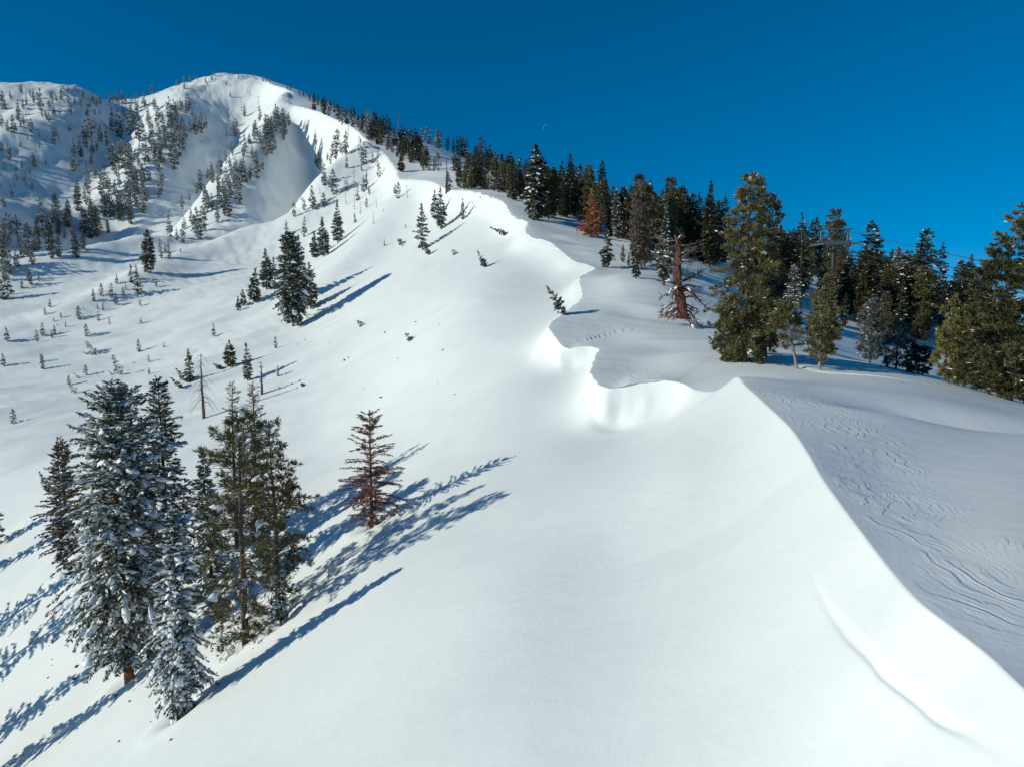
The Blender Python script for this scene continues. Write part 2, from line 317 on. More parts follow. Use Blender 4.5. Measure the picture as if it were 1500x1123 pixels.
# ------------------------------------------------------------------ materials
def nmat(name):
    m = bpy.data.materials.new(name); m.use_nodes = True
    nt = m.node_tree; return m, nt, nt.nodes['Principled BSDF']
def N(nt, typ, **kw):
    n = nt.nodes.new(typ)
    for k, v in kw.items():
        if k.startswith('i_'): n.inputs[k[2:].replace('_', ' ')].default_value = v
        else: setattr(n, k, v)
    return n
def math_(nt, op, a, b=None, c=None):
    n = nt.nodes.new('ShaderNodeMath'); n.operation = op
    for i, v in enumerate((a, b, c)):
        if v is None: continue
        if isinstance(v, (int, float)): n.inputs[i].default_value = v
        else: nt.links.new(v, n.inputs[i])
    return n.outputs[0]
def snow_terrain_mat():
    m, nt, b = nmat('wind_packed_snow'); L = nt.links.new
    b.inputs['Roughness'].default_value = .55; b.inputs['Specular IOR Level'].default_value = .25
    tc = N(nt, 'ShaderNodeTexCoord')
    n1 = N(nt, 'ShaderNodeTexNoise', i_Scale=.22, i_Detail=4.0); L(tc.outputs['Object'], n1.inputs['Vector'])
    cr = N(nt, 'ShaderNodeValToRGB'); L(n1.outputs['Fac'], cr.inputs['Fac'])
    cr.color_ramp.elements[0].position = .3; cr.color_ramp.elements[0].color = (.80, .845, .84, 1)
    cr.color_ramp.elements[1].position = .7; cr.color_ramp.elements[1].color = (.84, .875, .865, 1)
    L(cr.outputs[0], b.inputs['Base Color'])
    # fine grain, then soft ripples, then the eroded wind crust on the plateau
    g = N(nt, 'ShaderNodeTexNoise', i_Scale=9.0, i_Detail=5.0, i_Roughness=.62); L(tc.outputs['Object'], g.inputs['Vector'])
    b0 = N(nt, 'ShaderNodeBump', i_Strength=.22, i_Distance=.035); L(g.outputs['Fac'], b0.inputs['Height'])
    g2 = N(nt, 'ShaderNodeTexNoise', i_Scale=1.1, i_Detail=3.0); L(tc.outputs['Object'], g2.inputs['Vector'])
    b1 = N(nt, 'ShaderNodeBump', i_Strength=.25, i_Distance=.10); L(g2.outputs['Fac'], b1.inputs['Height']); L(b0.outputs[0], b1.inputs['Normal'])
    q = N(nt, 'ShaderNodeAttribute', attribute_name='crust_phase'); k = N(nt, 'ShaderNodeAttribute', attribute_name='crust_mask')
    mpc = N(nt, 'ShaderNodeMapping'); mpc.inputs['Scale'].default_value = (1.15, .34, 1.0); mpc.inputs['Rotation'].default_value = (0, 0, .2); L(tc.outputs['Object'], mpc.inputs[0])
    w1 = N(nt, 'ShaderNodeTexNoise', i_Scale=1.8, i_Detail=6.0, i_Roughness=.58); L(mpc.outputs[0], w1.inputs['Vector'])
    w2 = N(nt, 'ShaderNodeTexNoise', i_Scale=.55, i_Detail=2.0); L(tc.outputs['Object'], w2.inputs['Vector'])
    ph = math_(nt, 'MULTIPLY_ADD', w1.outputs['Fac'], .62, q.outputs['Fac'])
    ph = math_(nt, 'MULTIPLY_ADD', w2.outputs['Fac'], 1.2, ph)
    def saw(freq, shift, lo, hi):
        f_ = math_(nt, 'FRACT', math_(nt, 'MULTIPLY_ADD', ph, freq, shift))
        r_ = N(nt, 'ShaderNodeMapRange', interpolation_type='SMOOTHSTEP'); L(f_, r_.inputs[0])
        r_.inputs[1].default_value = .82; r_.inputs[2].default_value = 1.0
        up = math_(nt, 'SUBTRACT', f_, r_.outputs[0])
        w_ = N(nt, 'ShaderNodeTexNoise', i_Scale=.8, i_Detail=2.0); L(tc.outputs['Object'], w_.inputs['Vector'])
        mp = N(nt, 'ShaderNodeMapping'); L(tc.outputs['Object'], mp.inputs[0]); mp.inputs[1].default_value = (shift*31, shift*7, 0); L(mp.outputs[0], w_.inputs['Vector'])
        r2 = N(nt, 'ShaderNodeMapRange', interpolation_type='SMOOTHSTEP'); L(w_.outputs['Fac'], r2.inputs[0]); r2.inputs[1].default_value = lo; r2.inputs[2].default_value = hi
        return math_(nt, 'MULTIPLY', up, r2.outputs[0])
    hgt = math_(nt, 'ADD', saw(3.1, .1, .42, .62), math_(nt, 'MULTIPLY', saw(6.7, .43, .40, .60), .45))
    hgt = math_(nt, 'MULTIPLY', hgt, k.outputs['Fac'])
    b2 = N(nt, 'ShaderNodeBump', i_Strength=1.0, i_Distance=.028); L(hgt, b2.inputs['Height']); L(b1.outputs[0], b2.inputs['Normal'])
    L(b2.outputs[0], b.inputs['Normal'])
    return m
M_SNOW = snow_terrain_mat()

# the slope itself
vid = np.arange(NR*NC).reshape(NR, NC)
quads = np.stack([vid[:-1, :-1], vid[:-1, 1:], vid[1:, 1:], vid[1:, :-1]], -1).reshape(-1, 4)
me = mesh_np('snow_slope', np.c_[GX.ravel(), GY.ravel(), GZ.ravel()], quads.ravel(), np.full(len(quads), 4), [M_SNOW], smooth=True)
slope = bpy.data.objects.new('snow_slope', me); COL.objects.link(slope)
slope['kind'] = 'structure'; slope['label'] = 'wind packed snow slope with a corniced ridge'
onR = (np.arange(NC)[None] >= J0)
dd = np.where(onR, DIST, -1)
al = np.maximum(GY, 1)
bp_ = np.array([hit(p, q)[:2] for p, q in [(1165,572),(1215,610),(1262,660),(1300,715),(1350,768),(1420,815),(1495,855)]])
bp_ = np.c_[np.interp(np.linspace(0, 6, 60), np.arange(7), bp_[:, 0]), np.interp(np.linspace(0, 6, 60), np.arange(7), bp_[:, 1])]
sel = (GY > 5) & (GY < 50) & onR & (DIST < 16)
dq, tq_ = seg_dist(GX[sel], GY[sel], bp_); kk = np.clip((tq_*59).astype(int), 0, 58); tg_ = bp_[kk+1]-bp_[kk]
sq = dq*np.sign(tg_[:, 0]*(GY[sel]-bp_[kk, 1])-tg_[:, 1]*(GX[sel]-bp_[kk, 0]))
mask = np.zeros(GX.shape); phase = np.zeros(GX.shape)
hw = .052*GY[sel]+.35
mask[sel] = np.exp(-(sq/hw+.35*fbm(GX[sel]/1.4, GY[sel]/3, 2))**4)*sstep(.03, .3, DIST[sel])*sstep(0, .04, tq_)
phase[sel] = sq
hx, hy, hz = hit(1435, 895); mask = np.maximum(mask, .6*np.exp(-((GX-hx)/.55)**2-((GY-hy)/.9)**2)*onR)
# a second patch on the lobes further on
mask2 = np.zeros_like(mask)
for (bx, by, rx, ry) in [(893,532,1.3,3.0)]:
    hx, hy, hz = hit(bx, by); mask2 = np.maximum(mask2, np.exp(-((GX-hx)/rx)**2-((GY-hy)/ry)**2)*onR*.55*sstep(.02, .3, dd))
mask = np.maximum(mask*(.35+.65*sstep(-.2, .2, fbm(GX/1.8+4, GY/3.4, 2))), mask2)
a = me.attributes.new('crust_mask', 'FLOAT', 'POINT'); a.data.foreach_set('value', mask.astype(np.float32).ravel())
ph = np.where(sel, phase*.9, dd*.85) + .45*fbm(GX/2.6, GY/5.0, 2)
a = me.attributes.new('crust_phase', 'FLOAT', 'POINT'); a.data.foreach_set('value', ph.astype(np.float32).ravel())

# ------------------------------------------------------------------ light
w = bpy.data.worlds.new('World'); scene.world = w; w.use_nodes = True; nt = w.node_tree
bg = nt.nodes['Background']; sky = nt.nodes.new('ShaderNodeTexSky'); sky.sky_type = 'NISHITA'; sky.sun_disc = False
sky.sun_elevation = SUN_EL; sky.sun_rotation = math.atan2(SUNV.x, SUNV.y)
sky.altitude = 2700; sky.air_density = 1.0; sky.dust_density = .15; sky.ozone_density = 3.0
hs = nt.nodes.new('ShaderNodeHueSaturation'); hs.inputs['Saturation'].default_value = 1.5; hs.inputs['Hue'].default_value = .493; hs.inputs['Value'].default_value = .86
tcw = nt.nodes.new('ShaderNodeTexCoord'); mpw = nt.nodes.new('ShaderNodeVectorMath'); mpw.operation = 'MULTIPLY_ADD'
mpw.inputs[1].default_value = (1, 1, .9); mpw.inputs[2].default_value = (0, 0, .10)
nt.links.new(tcw.outputs['Generated'], mpw.inputs[0]); nt.links.new(mpw.outputs[0], sky.inputs['Vector'])
nt.links.new(sky.outputs[0], hs.inputs['Color']); nt.links.new(hs.outputs[0], bg.inputs['Color']); bg.inputs['Strength'].default_value = .11
sd = bpy.data.lights.new('sun', 'SUN'); so = bpy.data.objects.new('sun', sd); COL.objects.link(so)
sd.energy = 3.6; sd.angle = math.radians(.53); sd.color = (1, .965, .81)
so.rotation_euler = SUNV.to_track_quat('Z', 'Y').to_euler(); so.location = (-60, -40, 60)
scene.view_settings.view_transform = 'Standard'; scene.view_settings.look = 'None'; scene.view_settings.exposure = 0; scene.view_settings.gamma = 1

scene.cycles.diffuse_bounces = 2; scene.cycles.max_bounces = 6

# ------------------------------------------------------------------ tree materials
def leaf_mat(name, c1, c2, rough=.6, scale=1.3, trans=0.0):
    m, nt, b = nmat(name); L = nt.links.new
    tc = N(nt, 'ShaderNodeTexCoord'); n = N(nt, 'ShaderNodeTexNoise', i_Scale=scale, i_Detail=3.0); L(tc.outputs['Object'], n.inputs['Vector'])
    oi = N(nt, 'ShaderNodeObjectInfo')
    geo = N(nt, 'ShaderNodeNewGeometry')
    f_ = math_(nt, 'MULTIPLY_ADD', oi.outputs['Random'], .35, n.outputs['Fac'])
    f_ = math_(nt, 'MULTIPLY_ADD', geo.outputs['Random Per Island'], .5, f_)
    f_ = math_(nt, 'SUBTRACT', f_, .42)
    cr = N(nt, 'ShaderNodeValToRGB'); L(f_, cr.inputs['Fac'])
    cr.color_ramp.elements[0].position = .15; cr.color_ramp.elements[0].color = (*c1, 1)
    cr.color_ramp.elements[1].position = .85; cr.color_ramp.elements[1].color = (*c2, 1)
    L(cr.outputs[0], b.inputs['Base Color']); b.inputs['Roughness'].default_value = rough; b.inputs['Specular IOR Level'].default_value = .25
    return m
def bark_mat(name, c1, c2, scale=3.0, pos=(.35, .65)):
    m, nt, b = nmat(name); L = nt.links.new
    tc = N(nt, 'ShaderNodeTexCoord'); mp = N(nt, 'ShaderNodeMapping'); mp.inputs['Scale'].default_value = (scale, scale, scale*.22); L(tc.outputs['Object'], mp.inputs[0])
    n = N(nt, 'ShaderNodeTexNoise', i_Scale=2.2, i_Detail=5.0, i_Roughness=.65); L(mp.outputs[0], n.inputs['Vector'])
    cr = N(nt, 'ShaderNodeValToRGB'); L(n.outputs['Fac'], cr.inputs['Fac'])
    cr.color_ramp.elements[0].position = pos[0]; cr.color_ramp.elements[0].color = (*c1, 1)
    cr.color_ramp.elements[1].position = pos[1]; cr.color_ramp.elements[1].color = (*c2, 1)
    L(cr.outputs[0], b.inputs['Base Color']); b.inputs['Roughness'].default_value = .85
    bp = N(nt, 'ShaderNodeBump', i_Strength=.8, i_Distance=.05); L(n.outputs['Fac'], bp.inputs['Height']); L(bp.outputs[0], b.inputs['Normal'])
    return m
def plain(name, c, rough=.5, metal=0.0, sc=4.0):
    m, nt, b = nmat(name); L = nt.links.new
    tc = N(nt, 'ShaderNodeTexCoord'); n = N(nt, 'ShaderNodeTexNoise', i_Scale=sc, i_Detail=4.0); L(tc.outputs['Object'], n.inputs['Vector'])
    cr = N(nt, 'ShaderNodeValToRGB'); L(n.outputs['Fac'], cr.inputs['Fac'])
    cr.color_ramp.elements[0].color = tuple(x*.75 for x in c)+(1,); cr.color_ramp.elements[1].color = tuple(min(1, x*1.15) for x in c)+(1,)
    L(cr.outputs[0], b.inputs['Base Color']); b.inputs['Roughness'].default_value = rough; b.inputs['Metallic'].default_value = metal
    return m
def snow_load_mat():
    m, nt, b = nmat('clinging_snow'); L = nt.links.new
    b.inputs['Base Color'].default_value = (.82, .85, .87, 1); b.inputs['Roughness'].default_value = .6; b.inputs['Specular IOR Level'].default_value = .2
    tc = N(nt, 'ShaderNodeTexCoord'); g = N(nt, 'ShaderNodeTexNoise', i_Scale=5.0, i_Detail=4.0); L(tc.outputs['Object'], g.inputs['Vector'])
    bp = N(nt, 'ShaderNodeBump', i_Strength=.5, i_Distance=.08); L(g.outputs['Fac'], bp.inputs['Height']); L(bp.outputs[0], b.inputs['Normal'])
    return m
M_LOAD = snow_load_mat()
M_FIR = leaf_mat('fir_needles', (.034, .044, .026), (.14, .15, .088))
M_DARK = leaf_mat('dark_fir_needles', (.014, .022, .014), (.062, .066, .030))
M_PINE = leaf_mat('pine_needles', (.022, .028, .012), (.20, .175, .066))
M_YPINE = leaf_mat('young_pine_needles', (.07, .07, .022), (.25, .22, .075))
M_GREY = leaf_mat('frosted_needles', (.06, .075, .065), (.15, .165, .14))
M_BROWN = leaf_mat('dead_brown_needles', (.07, .030, .022), (.25, .12, .085))
M_RUSTY = leaf_mat('half_rusty_needles', (.05, .036, .02), (.30, .15, .09))
M_ORANGE = leaf_mat('rust_orange_needles', (.28, .09, .04), (.55, .22, .10))
M_TWIG = leaf_mat('bare_grey_twigs', (.08, .06, .048), (.22, .17, .13))
M_BARK = bark_mat('grey_brown_bark', (.045, .033, .026), (.15, .115, .09))
M_RED = bark_mat('red_brown_bark', (.055, .022, .014), (.22, .085, .05))
M_PALE = bark_mat('pale_dead_wood', (.17, .14, .115), (.42, .36, .30))
M_LIMB = bark_mat('grey_brown_dead_limbs', (.07, .05, .04), (.27, .21, .17))
M_SNAG = bark_mat('weathered_red_snag_wood', (.014, .008, .006), (.20, .068, .036), 4.0, (.42, .60))

# ------------------------------------------------------------------ tree generator
class Acc:
    def __init__(s): s.v = []; s.f = []; s.c = []; s.m = []; s.n = 0
    def add(s, co, faces, mi=0):
        faces = np.asarray(faces)+s.n
        s.v.append(np.asarray(co, float).reshape(-1, 3)); s.f.append(faces.ravel()); s.c.append(np.full(len(faces), faces.shape[1])); s.m.append(np.full(len(faces), mi)); s.n += len(s.v[-1])
    def mesh(s, name, mats, smooth=False):
        return mesh_np(name, np.concatenate(s.v), np.concatenate(s.f), np.concatenate(s.c), mats, np.concatenate(s.m), smooth)
    def join(s, o, off):
        base = s.n
        s.v += o.v; s.f += [f+base for f in o.f]; s.c += o.c; s.m += [np.full(len(m), off) for m in o.m]; s.n += o.n
def unit(a): return a/np.maximum(np.linalg.norm(a, axis=-1, keepdims=True), 1e-9)
def tubes(acc, P, Rr, k=4, mi=0, jit=0):
    """P (n, m, 3) centre lines, Rr (n, m) radii"""
    n, m = P.shape[:2]
    T = unit(np.gradient(P, axis=1)); ref = np.where(np.abs(T[..., 2:3]) > .9, np.array([1., 0, 0]), np.array([0, 0, 1.]))
    A = unit(np.cross(T, ref)); B = np.cross(T, A); an = np.arange(k)/k*2*np.pi
    ring = P[:, :, None]+Rr[:, :, None, None]*(A[:, :, None]*np.cos(an)[None, None, :, None]+B[:, :, None]*np.sin(an)[None, None, :, None])
    if jit: ring = P[:, :, None]+(ring-P[:, :, None])*(1+jit*np.random.default_rng(3).normal(size=(n, 1, k, 1))+.5*jit*np.random.default_rng(4).normal(size=(n, m, k, 1)))
    i = np.arange(n*m*k).reshape(n, m, k); j = np.roll(i, -1, 2)
    acc.add(ring, np.stack([i[:, :-1], j[:, :-1], j[:, 1:], i[:, 1:]], -1).reshape(-1, 4), mi)
def blades(acc, base, d, nrm, ln, wd, mi=0, wide=.45):
    """slender kites"""
    s = unit(np.cross(d, nrm)); ln = ln[:, None]; wd = wd[:, None]
    q = np.stack([base, base+d*ln*wide+s*wd*.5, base+d*ln, base+d*ln*wide-s*wd*.5], 1)
    acc.add(q, np.arange(len(base)*4).reshape(-1, 4), mi)
_t = (1+5**.5)/2
_icv = unit(np.array([(-1,_t,0),(1,_t,0),(-1,-_t,0),(1,-_t,0),(0,-1,_t),(0,1,_t),(0,-1,-_t),(0,1,-_t),(_t,0,-1),(_t,0,1),(-_t,0,-1),(-_t,0,1)], float))
_icf = np.array([(0,11,5),(0,5,1),(0,1,7),(0,7,10),(0,10,11),(1,5,9),(5,11,4),(11,10,2),(10,7,6),(7,1,8),(3,9,4),(3,4,2),(3,2,6),(3,6,8),(3,8,9),(4,9,5),(2,4,11),(6,2,10),(8,6,7),(9,8,1)])
def _sub(v, f):
    v = list(map(tuple, v)); cache = {}; out = []
    def mid(a, b):
        k = (min(a, b), max(a, b))
        if k not in cache:
            p = np.array(v[a])+np.array(v[b]); p /= np.linalg.norm(p); cache[k] = len(v); v.append(tuple(p))
        return cache[k]
    for a, b, c in f:
        x, y, z = mid(a, b), mid(b, c), mid(c, a); out += [(a, x, z), (b, y, x), (c, z, y), (x, y, z)]
    return np.array(v), np.array(out)
_ic2 = _sub(_icv, _icf)
def blobs(acc, c, d, size, rg, mi=0, hi=True):
    """lumps of snow lying along direction d; size (n,3) along, across, thick"""
    v, f = _ic2 if hi else (_icv, _icf)
    n = len(c); s = unit(np.cross(d, np.array([0, 0, 1.])+1e-6)); u = np.cross(s, d)
    w_ = 1+.10*rg.normal(size=(n, len(v), 1))+.36*np.sin(v[None]@rg.normal(size=(n, 3, 1))*2.2+rg.random((n, 1, 1))*6)
    P = v[None]*w_
    co = c[:, None]+d[:, None]*(P[..., 0:1]*size[:, None, 0:1])+s[:, None]*(P[..., 1:2]*size[:, None, 1:2])+u[:, None]*(P[..., 2:3]*size[:, None, 2:3])
    acc.add(co, (f[None]+np.arange(n)[:, None, None]*len(v)).reshape(-1, 3), mi)

def conifer(seed, H, Rb, nb=170, start=.06, shape=.85, up=.25, droop=.55, twigs=13, tw=.34, wd=.085, sn=.35, lumps=0, lump=.28,
            irr=.25, roll=1.1, top=.0, spire=1, drape=0., trunk_r=None, bare=0.0, tuft=0, layers=0, gap=0., wood=True, cut=None, snow_top=.0):
    """returns accumulators trunk, crown, snow in metres, base at the origin"""
    rg = np.random.default_rng(seed); T, C, Sn = Acc(), Acc(), Acc()
    tr_ = trunk_r or .012*H+.03
    m = 9; zz_ = np.linspace(-.6 if H > 3 else -.25, H*(1 if spire else .97), m); wob = np.cumsum(rg.normal(size=(m, 2))*.0035*H, 0)
    tp = np.c_[wob, zz_]; rr_ = tr_*np.clip(1-zz_/H, 0, 1)**.8+.008
    rr_[0] *= 1.25
    tubes(T, tp[None], rr_[None], 7)
    def axis(z): return np.c_[np.interp(z, zz_, wob[:, 0]), np.interp(z, zz_, wob[:, 1]), z]
    # branches
    h = start+(1-start-.01)*np.sort(rg.random(nb)**(1.12)); 
    if layers: h = start+(.985-start)*np.clip((np.floor((h-start)/(1-start)*layers)+.12*rg.normal(size=nb)+.5)/layers, 0, 1)
    az = (np.arange(nb)*2.39996+rg.normal(size=nb)*.5) % (2*np.pi)
    prof = (1-h)**shape*np.clip((h-start+.13)/.40, .3, 1)
    lob = 1+irr*(np.sin(3*az+7*h*3+seed)*.5+rg.normal(size=nb)*.7)
    Lb = np.maximum(Rb*prof*np.clip(lob, .35, 1.7), .02*H*.6+.05)
    keep = rg.random(nb) > gap
    if cut is not None: keep &= cut(h, az, rg)
    h, az, Lb = h[keep], az[keep], Lb[keep]; nb = len(h)
    e0 = up+.55*h*h*1.2+rg.normal(size=nb)*.10; dr = droop*(1-h*.75)*(1+.25*rg.normal(size=nb))
    dh = np.c_[np.cos(az), np.sin(az), np.zeros(nb)]; base = axis(h*H)
    def curve(i, t):
        t = t[..., None]; L_ = Lb[i][..., None] if np.ndim(i) else Lb[i]
        p = base[i]+dh[i]*L_*t*.97
        z = L_*(e0[i][..., None]*t-dr[i][..., None]*t*t)
        out = p.copy(); out[..., 2:3] += z; return out
    def tang(i, t):
        z = e0[i]-2*dr[i]*t
        return unit(dh[i]+np.c_[np.zeros((len(z), 2)), z])
    if wood:
        ts = np.array([0, .4, .75, 1.0]); I = np.repeat(np.arange(nb)[:, None], 4, 1)
        P = curve(I, np.repeat(ts[None], nb, 0))
        tubes(T, P, (np.maximum(.0065*Lb+.008, .05*tr_)[:, None])*np.array([1.3, .9, .6, .25]), 3)
    leafy = rg.random(nb) >= bare
    ntw = np.maximum((twigs*np.sqrt(np.clip(Lb/Rb, .12, 1.3))*2).astype(int), 4); ntw[~leafy] = 0
    I = np.repeat(np.arange(nb), ntw); t = np.clip(.12+.9*rg.random(len(I))**.8, 0, 1.0); sd_ = np.where(rg.random(len(I)) < .5, -1., 1.)
    P = curve(I, t); tg = tang(I, t); side = unit(np.cross(tg, np.array([0, 0, 1.])))*sd_[:, None]
    lt = np.minimum(tw*(1.25-.75*t), Lb[I]*.8)*(.7+.6*rg.random(len(I)))
    if tuft:                                   # pines: brushes of needles at the shoots
        ends = t > .35; P, tg, side, lt, I, t = P[ends], tg[ends], side[ends], lt[ends], I[ends], t[ends]
        d0 = unit(tg*.8+side*rg.uniform(.1, 1.0, (len(I), 1))+np.array([0, 0, .35])+.25*rg.normal(size=(len(I), 3)))
        P2 = P+d0*lt[:, None]*.55
        k = tuft; d = unit(d0[:, None]*.95+.50*rg.normal(size=(len(I), k, 3))).reshape(-1, 3)
        bb = np.repeat(P2, k, 0); ll = np.repeat(lt*.75, k)*(.7+.5*rg.random(len(d)))
        nn = unit(rg.normal(size=(len(d), 3))); blades(C, bb, d, nn, ll, wd*(.7+.6*rg.random(len(d))))
        tpos, tdir, tl = P2, d0, lt
    else:
        d = unit(tg*.85+side*rg.uniform(.35, 1.15, (len(I), 1))+.16*rg.normal(size=(len(I), 3))+np.array([0, 0, -.10]))
        nn = unit(np.array([0, 0, 1.])+roll*rg.normal(size=(len(d), 3)))
        blades(C, P, d, nn, lt, wd*(.7+.7*rg.random(len(d))))
        # hanging under-twigs give the branch some depth
        q = rg.random(len(I)) < .45
        d2 = unit(tg[q]*.6+side[q]*.5+np.array([0, 0, -.75])+.3*rg.normal(size=(q.sum(), 3)))
        blades(C, P[q], d2, unit(rg.normal(size=(q.sum(), 3))), lt[q]*.7, wd*(.6+.5*rg.random(q.sum())))
        tpos, tdir, tl = P, d, lt
    # the leader
    nl = 16; zl = H*(1-.09*rg.random(nl)); dl_ = unit(np.c_[rg.normal(size=(nl, 2))*.55, np.ones(nl)*.9])
    blades(C, axis(zl), dl_, unit(rg.normal(size=(nl, 3))), np.full(nl, max(.028*H, tw*.5))*(.6+.6*rg.random(nl)), np.full(nl, wd))
    if sn > 0 and len(tpos):
        hz = tpos[:, 2]/H
        q = rg.random(len(tpos)) < np.clip(sn*(.75+.5*fbm(tpos[:, 0]*.9+seed, tpos[:, 2]*.7+tpos[:, 1]*.6, 2)+snow_top*hz), 0, 1)
        b_ = tpos[q]+np.array([0, 0, .025+.25*wd]); d3 = unit(tdir[q]*np.array([1, 1, .6])); n3 = unit(np.array([0, 0, 1.])+.80*rg.normal(size=(q.sum(), 3)))
        blades(Sn, b_, d3, n3, tl[q]*(.75+.35*rg.random(q.sum())), wd*(1.0+.7*rg.random(q.sum())), wide=.55)
    if drape and sn >= 0:
        q = np.where(rg.random(nb) < drape)[0]; q = np.repeat(q, 2); nq = len(q); m_ = 6
        t0 = rg.uniform(.15, .75, nq); t1 = np.minimum(t0+rg.uniform(.14, .30, nq), 1.03); tt = t0[:, None]+(t1-t0)[:, None]*np.linspace(0, 1, m_)[None]
        I_ = np.repeat(q[:, None], m_, 1); P_ = curve(I_, tt); sd3 = unit(np.cross(dh[q], np.array([0, 0, 1.])))
        w_ = (np.minimum(.12*Lb[q], .07+.006*H)*rg.uniform(.6, 1.25, nq))[:, None]*np.sin(np.linspace(.25, np.pi-.15, m_))[None]*(1+.35*rg.normal(size=(nq, m_)))
        off = (rg.normal(size=nq)*.16*Lb[q])[:, None, None]*sd3[:, None]
        up_ = np.array([0, 0, 1.])
        rows = [P_+off+sd3[:, None]*(w_*k_)[..., None]+up_*(w_*hh_)[..., None]+up_*.03 for k_, hh_ in ((-1.0, -1.1), (-.85, -.1), (0, .6), (.85, -.1), (1.0, -1.1))]
        G_ = np.stack(rows, 2)+rg.normal(size=(nq, m_, 5, 3))*.05*w_[..., None, None]
        ix = np.arange(nq*m_*5).reshape(nq, m_, 5)
        Sn.add(G_, np.stack([ix[:, :-1, :-1], ix[:, 1:, :-1], ix[:, 1:, 1:], ix[:, :-1, 1:]], -1).reshape(-1, 4))
    if lumps:
        q = rg.integers(0, nb, lumps); tt = .35+.6*rg.random(lumps)
        c = curve(q, tt); sz = np.minimum(np.minimum(lump*np.exp(.4*rg.normal(size=lumps)), 1.5*lump), .26*Lb[q]+.03)
        c[:, 2] += sz*.25
        blobs(Sn, c, tang(q, tt), np.c_[sz*1.45, sz*.8, sz*.5], rg)
    return T, C, Sn

def merged(name, tcs, mats):
    A = Acc()
    for k, a in enumerate(tcs):
        if a.n: A.join(a, k)
    return A.mesh(name, mats)

def place(o, x, y, z, s=1, rz=0, lean=0, laz=0, sxy=1):
    o.location = (x, y, z)
    from mathutils import Matrix, Euler
    q = Vector((math.cos(laz), math.sin(laz), 0)).cross(Vector((0, 0, 1)))
    mt = Matrix.Rotation(-lean, 3, q) @ Matrix.Rotation(rz, 3, 'Z')
    o.rotation_euler = mt.to_euler(); o.scale = (s*sxy, s*sxy, s)
def tag(o, label, cat, group=None):
    o['label'] = label; o['category'] = cat
    if group: o['group'] = group
def tree_parts(name, tcs, mats, parts=('trunk', 'crown', 'snow_clumps')):
    """an Empty with one mesh per part"""
    root = bpy.data.objects.new(name, None); COL.objects.link(root); root.empty_display_size = .3
    for a, m_, p in zip(tcs, mats, parts):
        if not a.n: continue
        o = bpy.data.objects.new(p, a.mesh(p, [m_], p != 'crown')); COL.objects.link(o); o.parent = root
    return root
def dup(root):
    r = root.copy(); COL.objects.link(r)
    for ch in list(root.children):
        c = ch.copy(); COL.objects.link(c); c.parent = r
    return r
def height_from(px, py_top, y):
    """z of a picture row at a distance"""
    u, w_ = ray(px, py_top); return float(w_)*y

# ------------------------------------------------------------------ near trees, one by one
rnd = random.Random(5)
def put(root, px, py, lean=0, laz=0, rz=None, s=1, sink=0.0, ymax=1e9):
    x, y, z = hit(px, py, ymax=ymax); place(root, x, y, z-sink, s, rnd.uniform(0, 6.28) if rz is None else rz, lean, laz); return y
def span(px, py, top, ymax=1e9):
    x, y, z = hit(px, py, ymax=ymax); return height_from(px, top, y)-z
def fir(label, px, py, top, seed, wr, leaf=M_FIR, bark=M_BARK, name='snowy_fir', cat='tree', lean=0, laz=0, **kw):
    ym = 66 if px > 1060 and py > 480 else 1e9
    H = span(px, py, top, ym)
    a = dict(nb=int(150), sn=.4, tw=.036*H*(.55+.45*min(1, 8/H))); a.update(kw)
    r = tree_parts(name, conifer(seed, H, wr*H, **a), (bark, leaf, M_LOAD)); put(r, px, py, lean, laz, 0, ymax=ym)
    tag(r, label, cat); return r

fir('tallest snow-laden fir of the clump with red-brown lower trunk showing', 188, 994, 560, 21, .215, bark=M_RED, nb=420, twigs=24, sn=.5, lumps=140, lump=.17, drape=.62, start=.09, droop=.75, up=.12, shape=.56, tw=.50, wd=.085, irr=.4)
fir('rounded-top snowy fir crowded against the right of the tallest snow-laden fir', 208, 925, 566, 22, .22, nb=320, twigs=20, sn=.45, lumps=80, lump=.16, drape=.55, droop=.7, up=.12, shape=.52, tw=.5, wd=.085, irr=.5)
fir('tall dark fir with pointed top and bare twiggy right side, behind the clump', 248, 862, 553, 23, .17, nb=300, twigs=18, sn=.30, lumps=30, lump=.14, drape=.3, droop=.55, up=.18, shape=.66, tw=.5, wd=.08, irr=.5)
fir('fir with rusty brown inner branches at the left of the clump', 102, 836, 640, 24, .18, leaf=M_RUSTY, nb=220, twigs=16, sn=.30, lumps=14, lump=.2, droop=.5, shape=.68, tw=.42, wd=.10, start=.04, irr=.5)
fir('grey-green fir top rising behind the rusty brown fir', 92, 800, 642, 25, .13, leaf=M_GREY, nb=130, twigs=10, sn=.15, droop=.35, shape=.9, tw=.5, wd=.13)
fir('slender snow-plastered young fir standing lowest in front of the clump', 267, 1042, 745, 26, .14, leaf=M_GREY, nb=330, twigs=19, sn=.7, lumps=80, lump=.10, drape=.85, droop=.75, up=.05, shape=.58, tw=.28, wd=.065, start=.01, irr=.4)
fir('slim snowy fir spire between the big fir clump and the olive pine', 308, 868, 658, 27, .15, nb=250, twigs=15, sn=.5, lumps=40, lump=.11, drape=.6, droop=.75, up=.08, shape=.8, tw=.36, wd=.09, start=.02)
fir('olive pine with dark mid trunk and snow-covered lower boughs', 362, 938, 604, 28, .23, leaf=M_PINE, name='pine_tree', nb=210, twigs=13, sn=.24, lumps=50, lump=.14, drape=.34, up=.30, droop=.5, shape=.62, tuft=9, tw=.52, wd=.032, irr=.6, start=.0, gap=.2)
